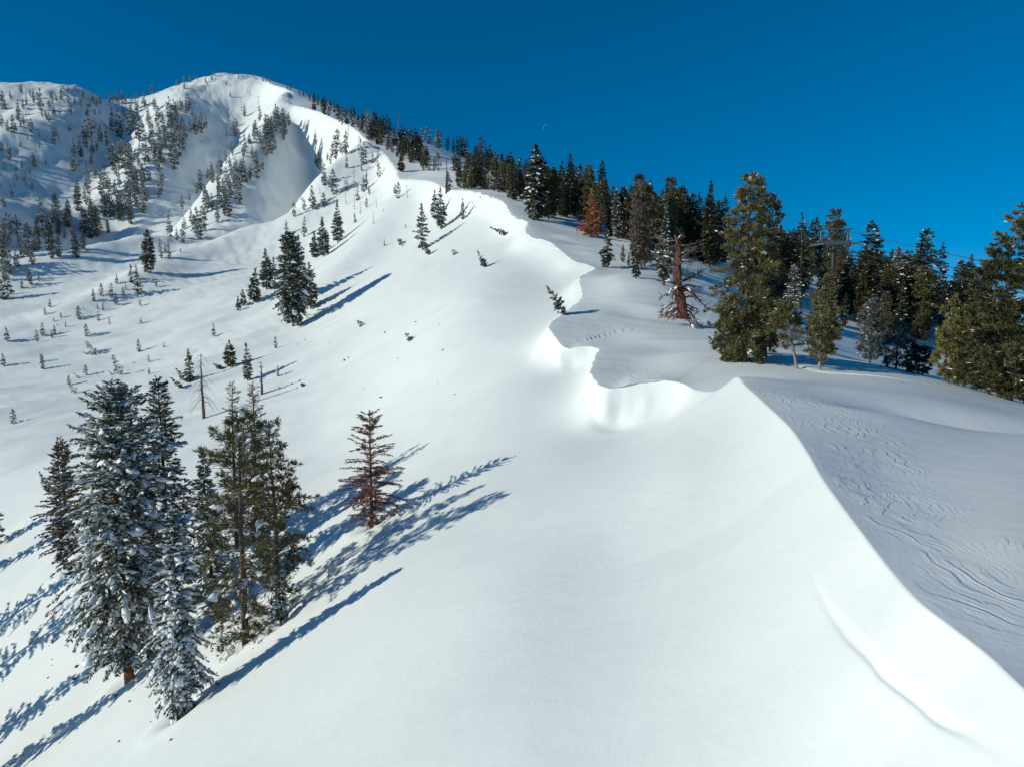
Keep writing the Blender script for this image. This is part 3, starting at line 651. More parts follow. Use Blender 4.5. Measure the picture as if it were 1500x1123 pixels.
fir('darker pine leaning into the right side of the olive pine', 408, 882, 618, 29, .20, leaf=M_PINE, name='pine_tree', nb=190, twigs=12, sn=.16, lumps=30, lump=.15, up=.35, droop=.45, shape=.6, tuft=7, tw=.48, wd=.042, irr=.6, start=.06, gap=.25)
fir('dead brown spire left of the pair rising behind the olive pine', 347, 800, 560, 30, .21, leaf=M_TWIG, bark=M_BARK, name='dead_tree', nb=230, twigs=7, sn=.03, up=.0, droop=.25, shape=.8, bare=.25, tw=.42, wd=.06, irr=.5)
fir('dead brown spire right of the pair rising behind the olive pine', 376, 790, 562, 31, .21, leaf=M_TWIG, bark=M_BARK, name='dead_tree', nb=220, twigs=7, sn=.03, up=.05, droop=.25, shape=.75, bare=.3, tw=.42, wd=.06, irr=.5)
fir('little snow-crusted sapling at the right foot of the olive pine', 411, 910, 842, 32, .17, nb=70, twigs=8, sn=.5, lumps=16, lump=.12, droop=.6, shape=.7, tw=.26, wd=.08)
fir('small snowy bush fir at the left foot of the olive pine', 318, 905, 850, 33, .26, nb=80, twigs=8, sn=.55, lumps=18, lump=.14, droop=.6, shape=.7, tw=.3, wd=.09)
fir('fir cut by the left edge of the photo, branches only', -10, 800, 722, 34, .30, leaf=M_FIR, nb=90, twigs=9, sn=.2, droop=.35, shape=.8, tw=.5, wd=.12)
fir('small dark fir tipped to the left beside the rusty brown fir', 74, 722, 688, 35, .22, nb=60, twigs=8, sn=.15, droop=.3, tw=.3, wd=.1, lean=math.radians(24), laz=math.pi)
fir('lone red-brown dying fir standing by itself on the open slope', 545, 768, 600, 36, .235, leaf=M_BROWN, bark=M_RED, name='dying_fir', nb=210, twigs=20, sn=.04, up=.14, droop=.34, shape=.55, tw=.30, wd=.045, irr=1.0, layers=17, start=.0, gap=.1)
for n, (px, py, top, h_) in enumerate([(-130, 1000, 660, .2), (-170, 1090, 740, .2), (-70, 1175, 860, .18), (-200, 1200, 880, .2), (-75, 868, 670, .14)]):
    fir('fir just beyond the left edge whose shadow lies on the snow', px, py, top, 40+n, h_, nb=170, twigs=14, sn=.3, tw=.5, wd=.14, shape=.7)['group'] = 'firs outside the left edge'

# hollows the trunks make in the snow
co_ = np.c_[GX.ravel(), GY.ravel(), GZ.ravel()]
for o in list(COL.objects):
    if o.get('category') == 'tree' and o.location.y < 75 and o.type == 'EMPTY':
        q = np.where((np.abs(co_[:, 0]-o.location.x) < 3) & (np.abs(co_[:, 1]-o.location.y) < 3))[0]
        r_ = np.hypot(co_[q, 0]-o.location.x, co_[q, 1]-o.location.y)
        co_[q, 2] += -.30*np.exp(-(r_/.55)**2)+.10*np.exp(-((r_-1.25)/.5)**2)
slope.data.vertices.foreach_set('co', co_.astype(np.float32).ravel()); slope.data.update()

# dead snags
def snag(label, px, py, top, seed, n, bl, droop, bark, r0, snow=0, lean=0):
    H = span(px, py, top); rg = np.random.default_rng(seed); T, Sn = Acc(), Acc()
    z = np.linspace(-.3, H, 10); w_ = np.cumsum(rg.normal(size=(10, 2))*.006*H, 0)
    tubes(T, np.c_[w_, z][None], (r0*np.clip(1.02-z/H, .12, 1)**.7)[None], 8)
    h = H*(.25+.73*rg.random(n)); az = rg.random(n)*6.283; L_ = bl*H*(.35+.65*rg.random(n))*(1-.55*h/H)
    t = np.linspace(0, 1, 6); P = np.empty((n, 6, 3))
    b_ = np.c_[np.interp(h, z, w_[:, 0]), np.interp(h, z, w_[:, 1]), h]
    for i in range(n):
        wob = np.cumsum(rg.normal(size=(6, 3))*.05*L_[i], 0)*(t > 0)[:, None]
        P[i] = b_[i]+np.c_[np.cos(az[i])*L_[i]*t, np.sin(az[i])*L_[i]*t, L_[i]*(.25*t-droop*t*t)]+wob
    tubes(T, P, (r0*.16+.0*L_)[:, None]*np.linspace(1, .25, 6)[None], 4)
    if snow:
        q = rg.integers(0, n, snow); c = P[q, 3]+np.array([0, 0, .05]); s_ = .16*np.exp(.4*rg.normal(size=snow)); blobs(Sn, c, unit(P[q, 4]-P[q, 2]), np.c_[s_*1.5, s_, s_*.6], rg)
    r = tree_parts('dead_snag', (T, Sn), (bark, M_LOAD), ('trunk', 'snow_clumps')); put(r, px, py, lean, 0, 0); tag(r, label, 'tree'); return r
snag('bare dead snag with long drooping twigs standing on the slope above the clump', 299, 612, 518, 51, 46, .30, 1.3, M_BARK, .22)
snag('short broken snag with snow lodged in its crook above the dead spires', 384, 577, 530, 52, 12, .28, .2, M_BARK, .20, 9)
snag('thin broken pole of a dead tree beside the first big cornice break', 654, 283, 236, 53, 14, .12, .3, M_BARK, .30)

# the old red snag on the plateau
H = span(998, 478, 344); rg = np.random.default_rng(77); T, B, Sn = Acc(), Acc(), Acc()
z = np.linspace(-1.2, H, 26); w_ = np.c_[-.10*H*(z/H)**1.3+.02*H*np.sin(z*1.1), .02*H*np.sin(z*.8)]
tubes(T, np.c_[w_, z][None], np.interp(z/H, [-.1, 0, .2, .45, .7, .9, 1], [.082, .072, .056, .048, .038, .024, .009])[None]*H*(1+.10*np.sin(z*3.1))[None], 16, jit=.16)
n = 60; h = H*(.10+.86*rg.random(n)); az = rg.random(n)*6.283; L_ = H*(.10+.20*rg.random(n)); t = np.linspace(0, 1, 7); P = np.empty((n, 7, 3))
for i in range(n):
    wob = np.cumsum(rg.normal(size=(7, 3))*.055*L_[i], 0)*(t > 0)[:, None]; b_ = np.array([np.interp(h[i], z, w_[:, 0]), np.interp(h[i], z, w_[:, 1]), h[i]])
    P[i] = b_+np.c_[np.cos(az[i])*L_[i]*t, np.sin(az[i])*L_[i]*t, L_[i]*((-.55 if h[i] < .45*H else .25)*t*t)]+wob
B2 = Acc(); lo_ = h < .5*H
tubes(B, P[~lo_], np.full(((~lo_).sum(), 1), .010*H)*np.linspace(1, .2, 7)[None], 4); tubes(B2, P[lo_], np.full((lo_.sum(), 1), .012*H)*np.linspace(1, .2, 7)[None], 4)
tw_ = 3; P2 = np.repeat(P[:, 3:6], tw_, 0).reshape(-1, 3); d2 = unit(np.repeat(np.repeat(unit(P[:, -1]-P[:, 0]), tw_, 0), 3, 0)+rg.normal(size=(len(P2), 3))*.7); lw = np.repeat(np.repeat(lo_, tw_), 3)
tt = np.linspace(0, 1, 3)[None, :, None]; P3 = P2[:, None]+d2[:, None]*tt*H*.075
tubes(B, P3[~lw], np.full(((~lw).sum(), 1), .0035*H)*np.linspace(1, .4, 3)[None], 3); tubes(B2, P3[lw], np.full((lw.sum(), 1), .005*H)*np.linspace(1, .3, 3)[None], 3)
q = rg.integers(0, n, 26); s_ = .013*H*np.exp(.3*rg.normal(size=26)); blobs(Sn, P[q, 3]+np.array([0, 0, .008*H]), unit(P[q, 4]-P[q, 2]), np.c_[s_*2.2, s_, s_*.6], rg)
c = np.array([[.13*H, -.02*H, .01*H]]); blobs(Sn, c, np.array([[0, 0, 1.]]), np.array([[.05, .035, .04]])*H, rg)
o = tree_parts('dead_snag', (T, B, B2, Sn), (M_SNAG, M_LIMB, M_RED, M_LOAD), ('trunk', 'bare_limbs', 'rusty_branches', 'snow_clumps')); put(o, 998, 478, rz=0); tag(o, 'weathered snag with red-brown twisted trunk and drooping rusty lower branches', 'tree')

# ------------------------------------------------------------------ the plateau trees that show large
PK = dict(leaf=M_PINE, name='pine_tree')
def pine(label, px, py, top, seed, wr, **kw):
    H = span(px, py, top, 66)
    a = dict(leaf=M_PINE, name='pine_tree', nb=150, twigs=9, tuft=6, tw=.075*H, wd=.0065*H+.02, sn=.08, up=.35, droop=.4, shape=.55, irr=.45, gap=.08, start=.03); a.update(kw); return fir(label, px, py, top, seed, wr, **a)
pine('broad tall olive pine, biggest on the plateau, right of the red snag', 1090, 529, 258, 61, .15, nb=340, twigs=15, tuft=10, sn=.12, lumps=40, lump=.13, drape=.06, shape=.58, tw=.66, wd=.042, up=.25, droop=.5, irr=1.0, start=.0, gap=.2)
pine('narrower second top crowding the right side of the broad olive pine', 1120, 522, 284, 62, .115, nb=220, twigs=13, tuft=9, sn=.06, shape=.6, tw=.62, wd=.042, leaf=M_PINE, irr=.7, gap=.25)
pine('low bushy skirt of pine boughs at the left foot of the broad olive pine', 1066, 528, 455, 63, .28, nb=80, twigs=12, sn=.25, lumps=60, lump=.16, tuft=9, drape=.2, tw=.6, wd=.042, shape=.6, gap=.2)
pine('small pine leaning left with a crooked pale stem', 1168, 540, 440, 64, .24, bark=M_PALE, lean=math.radians(13), laz=math.pi, nb=90, tuft=9, tw=.5, wd=.036, start=.3, leaf=M_YPINE, trunk_r=.10)
pine('yellow-green young pine with a pale trunk, second from the leaning pine', 1200, 541, 425, 65, .27, bark=M_PALE, leaf=M_YPINE, nb=130, tuft=9, tw=.5, wd=.04, shape=.75, start=.08, up=.6, droop=.35, trunk_r=.11)
pine('narrow olive pine rising in front of the near lift tower', 1208, 500, 392, 66, .11, leaf=M_PINE, nb=150, tuft=9, tw=.62, wd=.045, shape=.6)
pine('snow-dusted dark young pine with several upright leaders', 1274, 530, 440, 67, .30, leaf=M_GREY, nb=140, sn=.2, lumps=10, lump=.14, drape=.15, up=.6, droop=.3, shape=.75, tuft=8, tw=.5, wd=.042)
pine('small frosted pine half sunk behind the crest of the snow roll', 1312, 540, 470, 68, .36, leaf=M_GREY, nb=90, sn=.25, drape=.2, tw=.5, wd=.045, shape=.7, tuft=8)
pine('low dark pine bush right of the small frosted pine', 1345, 548, 510, 69, .55, leaf=M_DARK, nb=70, sn=.2, tw=.5, wd=.08)
pine('bright yellow-green pine standing behind the snow crest at right', 1388, 556, 434, 70, .18, leaf=M_YPINE, nb=130, tuft=8, tw=.6, wd=.05, up=.5, shape=.8, sn=.08)
pine('olive pine with dark base, next left of the edge pines', 1412, 560, 452, 71, .19, leaf=M_PINE, nb=140, tuft=8, tw=.6, wd=.05, sn=.1, up=.4, shape=.8)
pine('reddish-tipped tall pine left of the tree cut by the right edge', 1446, 568, 352, 72, .18, leaf=M_PINE, nb=240, twigs=12, tuft=9, tw=.62, wd=.045, sn=.07, shape=.72, irr=.7, gap=.2)
pine('big spreading pine cut off by the right edge of the photo', 1506, 588, 296, 73, .25, leaf=M_PINE, nb=360, twigs=14, tuft=10, tw=.66, wd=.045, sn=.16, lumps=30, lump=.13, shape=.6, up=.3, irr=.7, gap=.2)
pine('young pine with a thin pale stem in front of the edge pine', 1449, 574, 500, 74, .17, leaf=M_YPINE, bark=M_PALE, nb=80, tw=.5, wd=.07, trunk_r=.06)
pine('snow-laden pine boughs low at the right edge above the snow roll', 1482, 580, 515, 75, .45, leaf=M_PINE, nb=90, sn=.35, tuft=8, tw=.6, wd=.05)
fir('orange-rust dead fir standing among green trees beside the small red sign', 866, 348, 284, 76, .31, leaf=M_ORANGE, bark=M_RED, name='dying_fir', nb=120, twigs=10, sn=.0, up=.15, droop=.3, shape=.8, tw=.9, wd=.14, layers=14, irr=.6, gap=.15)
snag('bare white trunk standing just right of the orange-rust dead fir', 879, 342, 264, 54, 22, .14, -.3, M_PALE, .26)
fir('brown-tinged wide pine with many bare twigs, right of the orange fir', 938, 395, 275, 77, .165, leaf=M_TWIG, name='pine_tree', nb=200, twigs=9, tuft=5, tw=1.0, wd=.10, shape=.4, up=.6, droop=.2, sn=.03)
pine('slim olive pine standing against the brown-tinged wide pine', 944, 390, 274, 78, .10, nb=150, shape=.4, tw=1.1, wd=.12)
fir('small snow-footed green fir below the brown-tinged wide pine', 931, 408, 345, 79, .16, leaf=M_PINE, nb=90, twigs=7, sn=.15, lumps=8, lump=.25, tw=.8, wd=.15)
fir('little dark fir with snow round its base on the lobe edge', 889, 392, 336, 80, .2, leaf=M_FIR, nb=90, twigs=8, sn=.25, lumps=10, lump=.28, tw=.8, wd=.15, irr=.5)
fir('tiny snow-covered fir under the trees left of the red snag', 956, 382, 356, 81, .26, leaf=M_GREY, nb=60, twigs=6, sn=.7, lumps=14, lump=.3, tw=.7, wd=.2)
fir('snow-streaked fir just left of the weathered red snag', 971, 418, 300, 82, .10, leaf=M_FIR, nb=160, twigs=8, sn=.3, tw=.9, wd=.17)
fir('tall pale-barked slim pine rising behind the red snag', 982, 400, 262, 83, .09, leaf=M_PINE, nb=170, twigs=7, tuft=5, sn=.05, tw=1.0, wd=.12, up=.5)
fir('dark spire fir tallest between the red snag and the broad pine', 1040, 392, 266, 84, .12, leaf=M_DARK, nb=200, twigs=9, sn=.06, tw=1.0, wd=.2, shape=.8)
fir('slim dark open-branched fir right of the broad olive pine', 1170, 452, 312, 85, .14, leaf=M_DARK, nb=90, twigs=8, sn=.04, tw=.9, wd=.17, gap=.15, irr=.6, start=.2)
fir('tallest pointed dark fir on the treeline with snow on its left boughs', 785, 322, 212, 86, .20, leaf=M_DARK, nb=230, twigs=9, sn=.20, lumps=46, lump=.5, tw=1.2, wd=.26, shape=.75)
fir('rounded olive pine directly in front of the tallest treeline fir', 803, 322, 255, 87, .26, leaf=M_PINE, name='pine_tree', nb=170, twigs=8, tuft=5, sn=.05, tw=1.2, wd=.14, shape=.35, up=.7)
fir('snow-caked little fir at the foot of the rounded olive pine', 797, 318, 282, 88, .22, leaf=M_GREY, nb=70, twigs=6, sn=.7, lumps=24, lump=.45, tw=1.0, wd=.24)
# trees leaning out of the steep face
fir('small fir tilted far left out of the snow just below the cornice lobe', 828, 461, 412, 89, .2, leaf=M_GREY, nb=60, twigs=10, sn=.1, droop=.1, up=.25, tw=.5, wd=.10, lean=math.radians(34), laz=math.pi, irr=.5)
fir('little bent fir tilted left on the bare face under the ridge', 712, 391, 366, 90, .24, leaf=M_GREY, nb=50, twigs=8, sn=.2, tw=.6, wd=.14, lean=math.radians(30), laz=math.pi)
fir('snow-bent fir lying nearly flat, only its side out of the face', 742, 343, 318, 91, .16, leaf=M_GREY, nb=60, twigs=8, sn=.2, tw=.7, wd=.16, lean=math.radians(68), laz=math.pi)
fir('snowy twisted fir with a drooping foot at the left of the pair on the face', 620, 366, 300, 92, .18, leaf=M_GREY, nb=110, twigs=9, sn=.4, tw=.9, wd=.17, irr=.6, droop=.35)
fir('bent lower stem of fir at the foot of the twisted fir', 629, 373, 353, 93, .25, leaf=M_GREY, nb=40, twigs=7, sn=.4, tw=.6, wd=.16, lean=math.radians(30), laz=math.pi)
fir('frosted slim fir at the right of the pair on the face', 646, 336, 276, 94, .15, leaf=M_GREY, nb=120, twigs=8, sn=.45, tw=.9, wd=.17, irr=.4)
fir('short frosted fir between the two trees of the pair on the face', 637, 322, 280, 95, .2, leaf=M_GREY, nb=90, twigs=8, sn=.45, tw=.9, wd=.17)
fir('thin lone sapling casting a long shadow below the cornice', 678, 322, 292, 96, .16, leaf=M_GREY, nb=60, twigs=7, sn=.3, tw=.7, wd=.15)
# mid slope
fir('wide old fir with olive lower skirt, biggest on the middle slope', 430, 478, 342, 97, .22, leaf=M_FIR, nb=330, twigs=12, sn=.34, lumps=40, lump=.5, tw=1.1, wd=.28, shape=.50, droop=.6)
fir('snowy spire rising behind the wide old fir', 440, 440, 345, 98, .15, leaf=M_FIR, nb=130, twigs=9, sn=.45, tw=1.0, wd=.25)
fir('dark leaning bough of fir on the right side of the wide old fir', 455, 452, 385, 99, .24, leaf=M_FIR, nb=120, twigs=9, sn=.3, tw=1.0, wd=.22)
fir('tall snowy fir alone at the gully mouth, left middle of the slope', 218, 400, 337, 100, .19, leaf=M_FIR, nb=150, twigs=9, sn=.5, tw=1.3, wd=.3, shape=.7)
fir('tallest fir of the tight group left of the wide old fir', 391, 424, 365, 101, .19, nb=130, twigs=9, sn=.4, tw=1.1, wd=.26)
fir('slanting fir in front of the tight group left of the wide old fir', 371, 442, 394, 102, .24, nb=110, twigs=8, sn=.35, tw=1.0, wd=.24, lean=math.radians(6), laz=0)
fir('right-hand slim fir of the tight group left of the wide old fir', 403, 424, 377, 103, .15, nb=90, twigs=8, sn=.4, tw=1.0, wd=.24)
fir('smallest outlying sapling of the tight group left of the wide old fir', 349, 455, 435, 104, .22, nb=50, twigs=7, sn=.3, tw=.8, wd=.2)
fir('second smallest sapling of the tight group left of the wide old fir', 356, 448, 425, 105, .26, nb=50, twigs=7, sn=.3, tw=.8, wd=.2)
fir('left one of the dense pair of snowy firs above the wide old fir', 461, 378, 340, 106, .2, nb=100, twigs=8, sn=.45, tw=1.2, wd=.28)
fir('right one of the dense pair of snowy firs above the wide old fir', 474, 376, 319, 107, .2, nb=130, twigs=8, sn=.45, tw=1.2, wd=.28)
fir('slim snowy fir standing right of the dense pair of snowy firs', 494, 356, 296, 108, .17, nb=110, twigs=8, sn=.5, tw=1.2, wd=.28)
fir('dark upright small fir left of the bare snag', 278, 560, 512, 109, .2, leaf=M_FIR, nb=90, twigs=9, sn=.1, tw=.7, wd=.14)
fir('small fir leaning left from the foot of the dark upright fir', 272, 558, 536, 110, .22, nb=44, twigs=8, sn=.2, tw=.5, wd=.13, lean=math.radians(36), laz=math.pi)
fir('lower small fir bowed left near the dark upright fir', 266, 568, 548, 111, .22, nb=44, twigs=8, sn=.2, tw=.5, wd=.13, lean=math.radians(44), laz=math.pi)
fir('bushy yellow-green fir above the bare snag', 338, 538, 500, 112, .30, leaf=M_PINE, nb=90, twigs=9, sn=.12, tw=.8, wd=.15)
fir('bough bent down to the left of the bushy yellow-green fir', 326, 540, 526, 113, .28, leaf=M_GREY, nb=40, twigs=8, sn=.2, tw=.6, wd=.14, lean=math.radians(62), laz=math.pi)
fir('narrow snowy fir right of the bushy yellow-green fir', 363, 557, 503, 114, .17, leaf=M_FIR, nb=100, twigs=8, sn=.4, tw=.6, wd=.15)

# ------------------------------------------------------------------ repeats: prototypes, then copies
def proto_single(seed, wr, leaf, sn, H=10, bark=M_BARK, **kw):
    a = dict(nb=62, twigs=5, tw=1.15, wd=.34, sn=sn, wood=False, irr=.4, shape=.7, droop=.6); a.update(kw)
    return merged('conifer', conifer(seed, H, wr*H, **a), (bark, leaf, M_LOAD))
FAR = {'f': [proto_single(200+i, wv*1.12, (M_FIR, M_GREY, M_GREY)[i % 3], .95, snow_top=.2, lumps=16, lump=.4) for i, wv in enumerate((.13, .16, .18, .14, .21, .15, .17, .12))],
       'd': [proto_single(220+i, wv, M_DARK, .07, shape=.72, nb=85) for i, wv in enumerate((.17, .20, .22, .15, .19, .18))],
       'p': [proto_single(240+i, wv, M_PINE, .06, shape=.5, tuft=4, wd=.2, up=.4) for i, wv in enumerate((.14, .18, .15, .20))],
       'g': [proto_single(260+i, wv, M_GREY, .85, lumps=14, lump=.45) for i, wv in enumerate((.16, .2, .18, .24))],
       'b': [proto_single(280+i, wv, M_BROWN, .12) for i, wv in enumerate((.17, .22))],
       's': [proto_single(290+i, wv, M_TWIG, .12, bare=.5, bark=M_PALE, nb=40, twigs=3) for i, wv in enumerate((.08, .10))],
       'k': [proto_single(310+i, wv, M_FIR, .35, twigs=6) for i, wv in enumerate((.2, .24, .17))],
       'l': [proto_single(300+i, wv, M_FIR, .25, nb=40, twigs=5) for i, wv in enumerate((.24, .28))]}
KN = {'k': 'young_fir', 'f': 'snowy_fir', 'd': 'dark_fir', 'p': 'pine_tree', 'g': 'frosted_fir', 'b': 'dying_fir', 's': 'dead_snag', 'l': 'leaning_fir'}
import re
KA = {'f': 'snow-covered fir', 'd': 'dark fir', 'p': 'olive pine', 'g': 'pale frosted fir', 'b': 'brown dying fir', 's': 'bare grey snag', 'l': 'snow-bowed little fir', 'k': 'dark young fir'}
def kind_label(k, label):
    return KA[k]+re.split(r'\b(?:fir|tree|conifer)\b', label, maxsplit=1)[1]
MIDP = {}
def mid_proto(k, i):
    if (k, i) not in MIDP:
        leaf = {'f': M_FIR, 'd': M_DARK, 'p': M_PINE, 'g': M_GREY, 'b': M_BROWN}[k]
        a = dict(nb=180, twigs=9, tw=.7, wd=.14, sn={'f': .45, 'g': .7, 'd': .07, 'p': .07, 'b': .1}[k], irr=.4, shape=.7)
        if k == 'p': a.update(tuft=5, wd=.085, shape=.45, up=.4)
        MIDP[k, i] = [conifer(330+10*i+ord(k), 10, (1.4+.25*i), **a), leaf, None]
    return MIDP[k, i]
nfar = 0
def copy_tree(k, px, py, top, label, group, lean=0, parts=False):
    global nfar
    try: x, y, z = hit(px, py)
    except RuntimeError: return None
    H = height_from(px, top, y)-z
    if H < .3: return None
    nfar += 1; label = kind_label(k, label)
    if parts and k in 'fdpgb':
        pr = mid_proto(k, nfar % 4)
        if pr[2] is None: pr[2] = tree_parts(KN[k], pr[0], (M_BARK, pr[1], M_LOAD)); o = pr[2]
        else: o = dup(pr[2])
    else:
        me_ = FAR[k][rnd.randrange(len(FAR[k]))]; o = bpy.data.objects.new(KN[k], me_); COL.objects.link(o)
    place(o, x, y, z-.02*H, H/10, rnd.uniform(0, 6.28), lean, math.pi, rnd.uniform(.85, 1.15)); tag(o, label, 'tree', group); return o
def fill_trees(n, poly, seed, kinds, hpx, label, group, parts=False):
    rg = random.Random(seed); xs_ = [p[0] for p in poly]; ys_ = [p[1] for p in poly]; c = 0
    while c < n:
        q = rg.uniform(min(xs_), max(xs_)); r_ = rg.uniform(min(ys_), max(ys_)); ins = False
        for (ax, ay), (bx, by) in zip(poly, poly[1:]+poly[:1]):
            if (ay > r_) != (by > r_) and q < (bx-ax)*(r_-ay)/(by-ay)+ax: ins = not ins
        if not ins: continue
        c += 1
        if project(*hit(q, r_))[1] > r_+1.5: continue
        copy_tree(rg.choice(kinds), q, r_, r_-rg.uniform(*hpx), label, group, math.radians(rg.uniform(-3, 3)), parts)
def batch(ox, oy, sc_, rows, label, group, parts=False):
    for r in rows:
        k = r[3] if len(r) > 3 and isinstance(r[3], str) else 'f'
        ln = math.radians(r[4]) if len(r) > 4 else math.radians(rnd.uniform(-3, 3))
        copy_tree(k, ox+r[0]/sc_, oy+r[1]/sc_, oy+r[2]/sc_, label, group, ln, parts)
Z = 3.7425
batch(0, 80, Z, [(110,205,165),(60,250,195),(185,270,190),(225,310,185),(100,330,245),(20,300,200),(145,280,215),(75,430,330),(170,430,350),(270,370,315),(335,250,180),(45,580,490),(60,560,500),(120,620,570),(180,600,540),(215,520,490),(295,490,400),(150,470,430),(90,690,640),(65,780,710),(175,740,670),(20,840,770),(5,730,690),(270,300,250),(300,330,280),(320,470,430),(40,420,360),(10,400,330),(130,390,330),(205,250,200),(165,230,190),(280,240,200),(310,260,215),(250,350,300)],
      'small snow-dusted fir on the left shoulder of the mountain', 'firs on the left shoulder')
batch(0, 80, Z, [(385,330,240),(325,350,320),(400,640,520),(440,560,450),(475,510,360),(500,450,330),(480,340,270),(430,215,190),(510,260,210),(550,270,220),(375,200,170),(345,190,160),(460,240,200),(490,290,230),(530,280,230),(445,290,230),(410,270,220),(520,330,290),(385,420,370),(430,610,560),(410,560,500)],
      'dark-shaded fir in the notch between left shoulder and summit', 'firs in the notch left of the summit')
batch(0, 80, Z, [(600,260,200,'g'),(620,262,215,'g'),(635,265,205,'g'),(650,268,220,'g'),(670,265,190,'g'),(690,270,220,'g'),(740,240,215,'g'),(830,220,160,'g'),(790,230,200,'g'),(865,205,190,'g'),(970,170,135,'g'),(1010,145,115,'g'),(1045,140,110,'g'),(1065,140,105,'g'),(1170,110,90,'g'),(1182,110,92,'g'),(1230,105,90,'g'),(1275,110,90,'g'),(1290,110,95,'g'),(1315,110,95,'g'),(1080,132,112,'g'),(720,255,225,'g'),(755,235,212,'g')],
      'white rime-covered little tree on the summit skyline', 'frosted trees along the summit skyline')
batch(0, 80, Z, [(655,450,300),(715,440,290),(765,480,320),(790,290,200),(850,310,240),(870,400,290),(830,440,350),(900,450,330),(940,400,300),(970,360,260),(1040,290,230),(1010,190,150),(1015,460,360),(930,350,230),(615,420,290),(555,480,390),(585,500,400),(755,300,250),(680,340,300),(810,390,330),(890,370,310),(740,370,310),(960,430,370),(990,420,360),(840,500,440),(700,380,320),(1020,330,270),(780,410,350),(920,470,410),(1000,300,250)],
      'snow-plastered fir on the broad slope under the summit', 'firs on the slope under the summit')
batch(0, 80, Z, [(1075,440,330),(1105,430,320),(1130,400,330),(985,560,440),(960,630,480),(1005,520,400),(940,580,470),(905,510,420),(870,650,510),(800,590,450),(850,580,470),(620,640,460),(665,600,460),(690,660,480),(720,640,490),(655,730,640),(735,740,590),(575,620,570),(500,600,530),(480,750,600),(520,680,590),(555,780,640),(720,830,700),(785,870,720),(885,730,680),(640,560,480),(700,560,470),(830,540,470),(980,510,440),(605,560,500),(510,540,470),(535,530,470),(745,690,620),(640,670,600),(1090,410,350),(970,590,520)],
      'snowy fir in the central tree band below the summit', 'firs in the central band of the bowl')
batch(0, 80, Z, [(715,930,820),(650,910,770),(575,890,770),(595,980,900),(425,860,690),(375,950,790),(305,900,750),(320,990,860),(500,1010,800),(530,1000,830),(460,980,830),(360,940,850),(270,1080,880),(205,1080,900),(160,1110,920),(240,1010,920),(420,1115,930),(455,1070,960),(325,1110,990),(20,1120,990),(285,1120,1000),(115,1120,1070),(100,1030,990),(600,830,760),(480,960,860),(515,970,840)],
      'dark snow-flecked fir on the lit rib at far left', 'firs on the lit rib at far left', True)
batch(0, 80, Z, [(885,1118,1010),(930,1118,1020),(990,1090,1060),(935,1000,880),(970,1020,950),(1000,1035,930),(1085,1000,840),(1115,970,830),(1050,930,845),(1000,850,760),(1010,960,890),(1100,740,630),(1140,680,620),(1130,800,730),(1165,850,760),(1190,920,820),(1230,880,680),(1250,890,730),(905,1090,1030),(1040,800,740),(1065,960,880),(1095,1010,900),(1080,760,700)],
      'snowy fir at the foot of the lit rib in the middle of the bowl', 'firs at the foot of the middle rib')
batch(0, 80, Z, [(1210,660,560),(1270,540,490),(1240,600,520),(1300,690,580),(1330,700,560),(1350,700,610),(1310,820,690),(1245,720,620),(1270,680,600),(1340,540,440),(1365,490,440),(1410,680,530),(1440,630,560),(1460,560,460),(1250,370,300,'s'),(1245,460,390,'s'),(1300,390,350),(1325,310,240,'s'),(1340,340,270),(1415,310,230,'s'),(1405,450,360),(1465,450,330),(1490,420,340),(1370,230,180,'s'),(1215,620,570),(1260,620,550),(1290,640,560),(1225,760,690),(1265,790,700),(1285,740,660),(1325,640,570),(1195,650,590)],
      'snow-covered fir on the bright rib right of the shaded gully', 'firs on the bright rib below the ridge')
batch(300, 80, Z, [(385,520,440),(370,460,340),(430,450,330),(460,390,320),(340,470,330),(720,570,410),(770,550,420),(785,460,370,'s'),(860,640,460,'s'),(945,620,510,'s'),(655,720,600),(705,770,630),(820,730,610,'s'),(885,740,640),(590,850,720),(490,890,800,'b'),(450,990,910),(530,800,775,'l'),(545,1000,890,'f'),(925,930,860,'s'),(820,850,770,'s'),(940,840,790,'s'),(980,860,840,'l'),(1060,790,700,'g'),(985,1050,1010,'g'),(1085,1050,1018,'l',35),(845,550,450,'s'),(870,600,480,'g'),(700,560,480,'g'),(745,540,470,'g'),(610,500,450,'g'),(640,490,460,'g'),(690,600,545,'g'),(1040,760,720,'g'),(1100,950,925,'g')],
      'thin snowy tree scattered on the slope under the corniced ridge', 'scattered trees under the corniced ridge')
# dark trees along and behind the ridge
batch(300, 80, Z, [(320,150,115,'g'),(335,150,122,'g'),(355,155,125,'g'),(455,195,165,'d'),(470,200,170,'d'),(520,225,195,'d'),(540,230,200,'d'),(600,265,205,'d'),(575,255,215,'d'),(620,280,225,'d'),(640,290,240,'d'),(665,300,230,'d'),(690,310,250,'d'),(710,320,270,'d'),(740,330,290,'d'),(755,385,280,'p'),(780,385,290,'d'),(800,360,290,'d'),(840,400,330,'d'),(865,410,320,'d'),(900,470,370,'b'),(915,470,380,'d'),(950,495,400,'d'),(965,500,420,'b'),(890,440,305,'g'),(1000,440,330,'d'),(1015,440,350,'d'),(985,430,330,'d'),(965,420,340,'d'),(930,380,310,'d'),(910,370,305,'g'),(945,390,320,'d'),(1060,360,325,'s')],
      'dark conifer on the upper ridge just behind the cornice', 'dark conifers along the upper ridge')
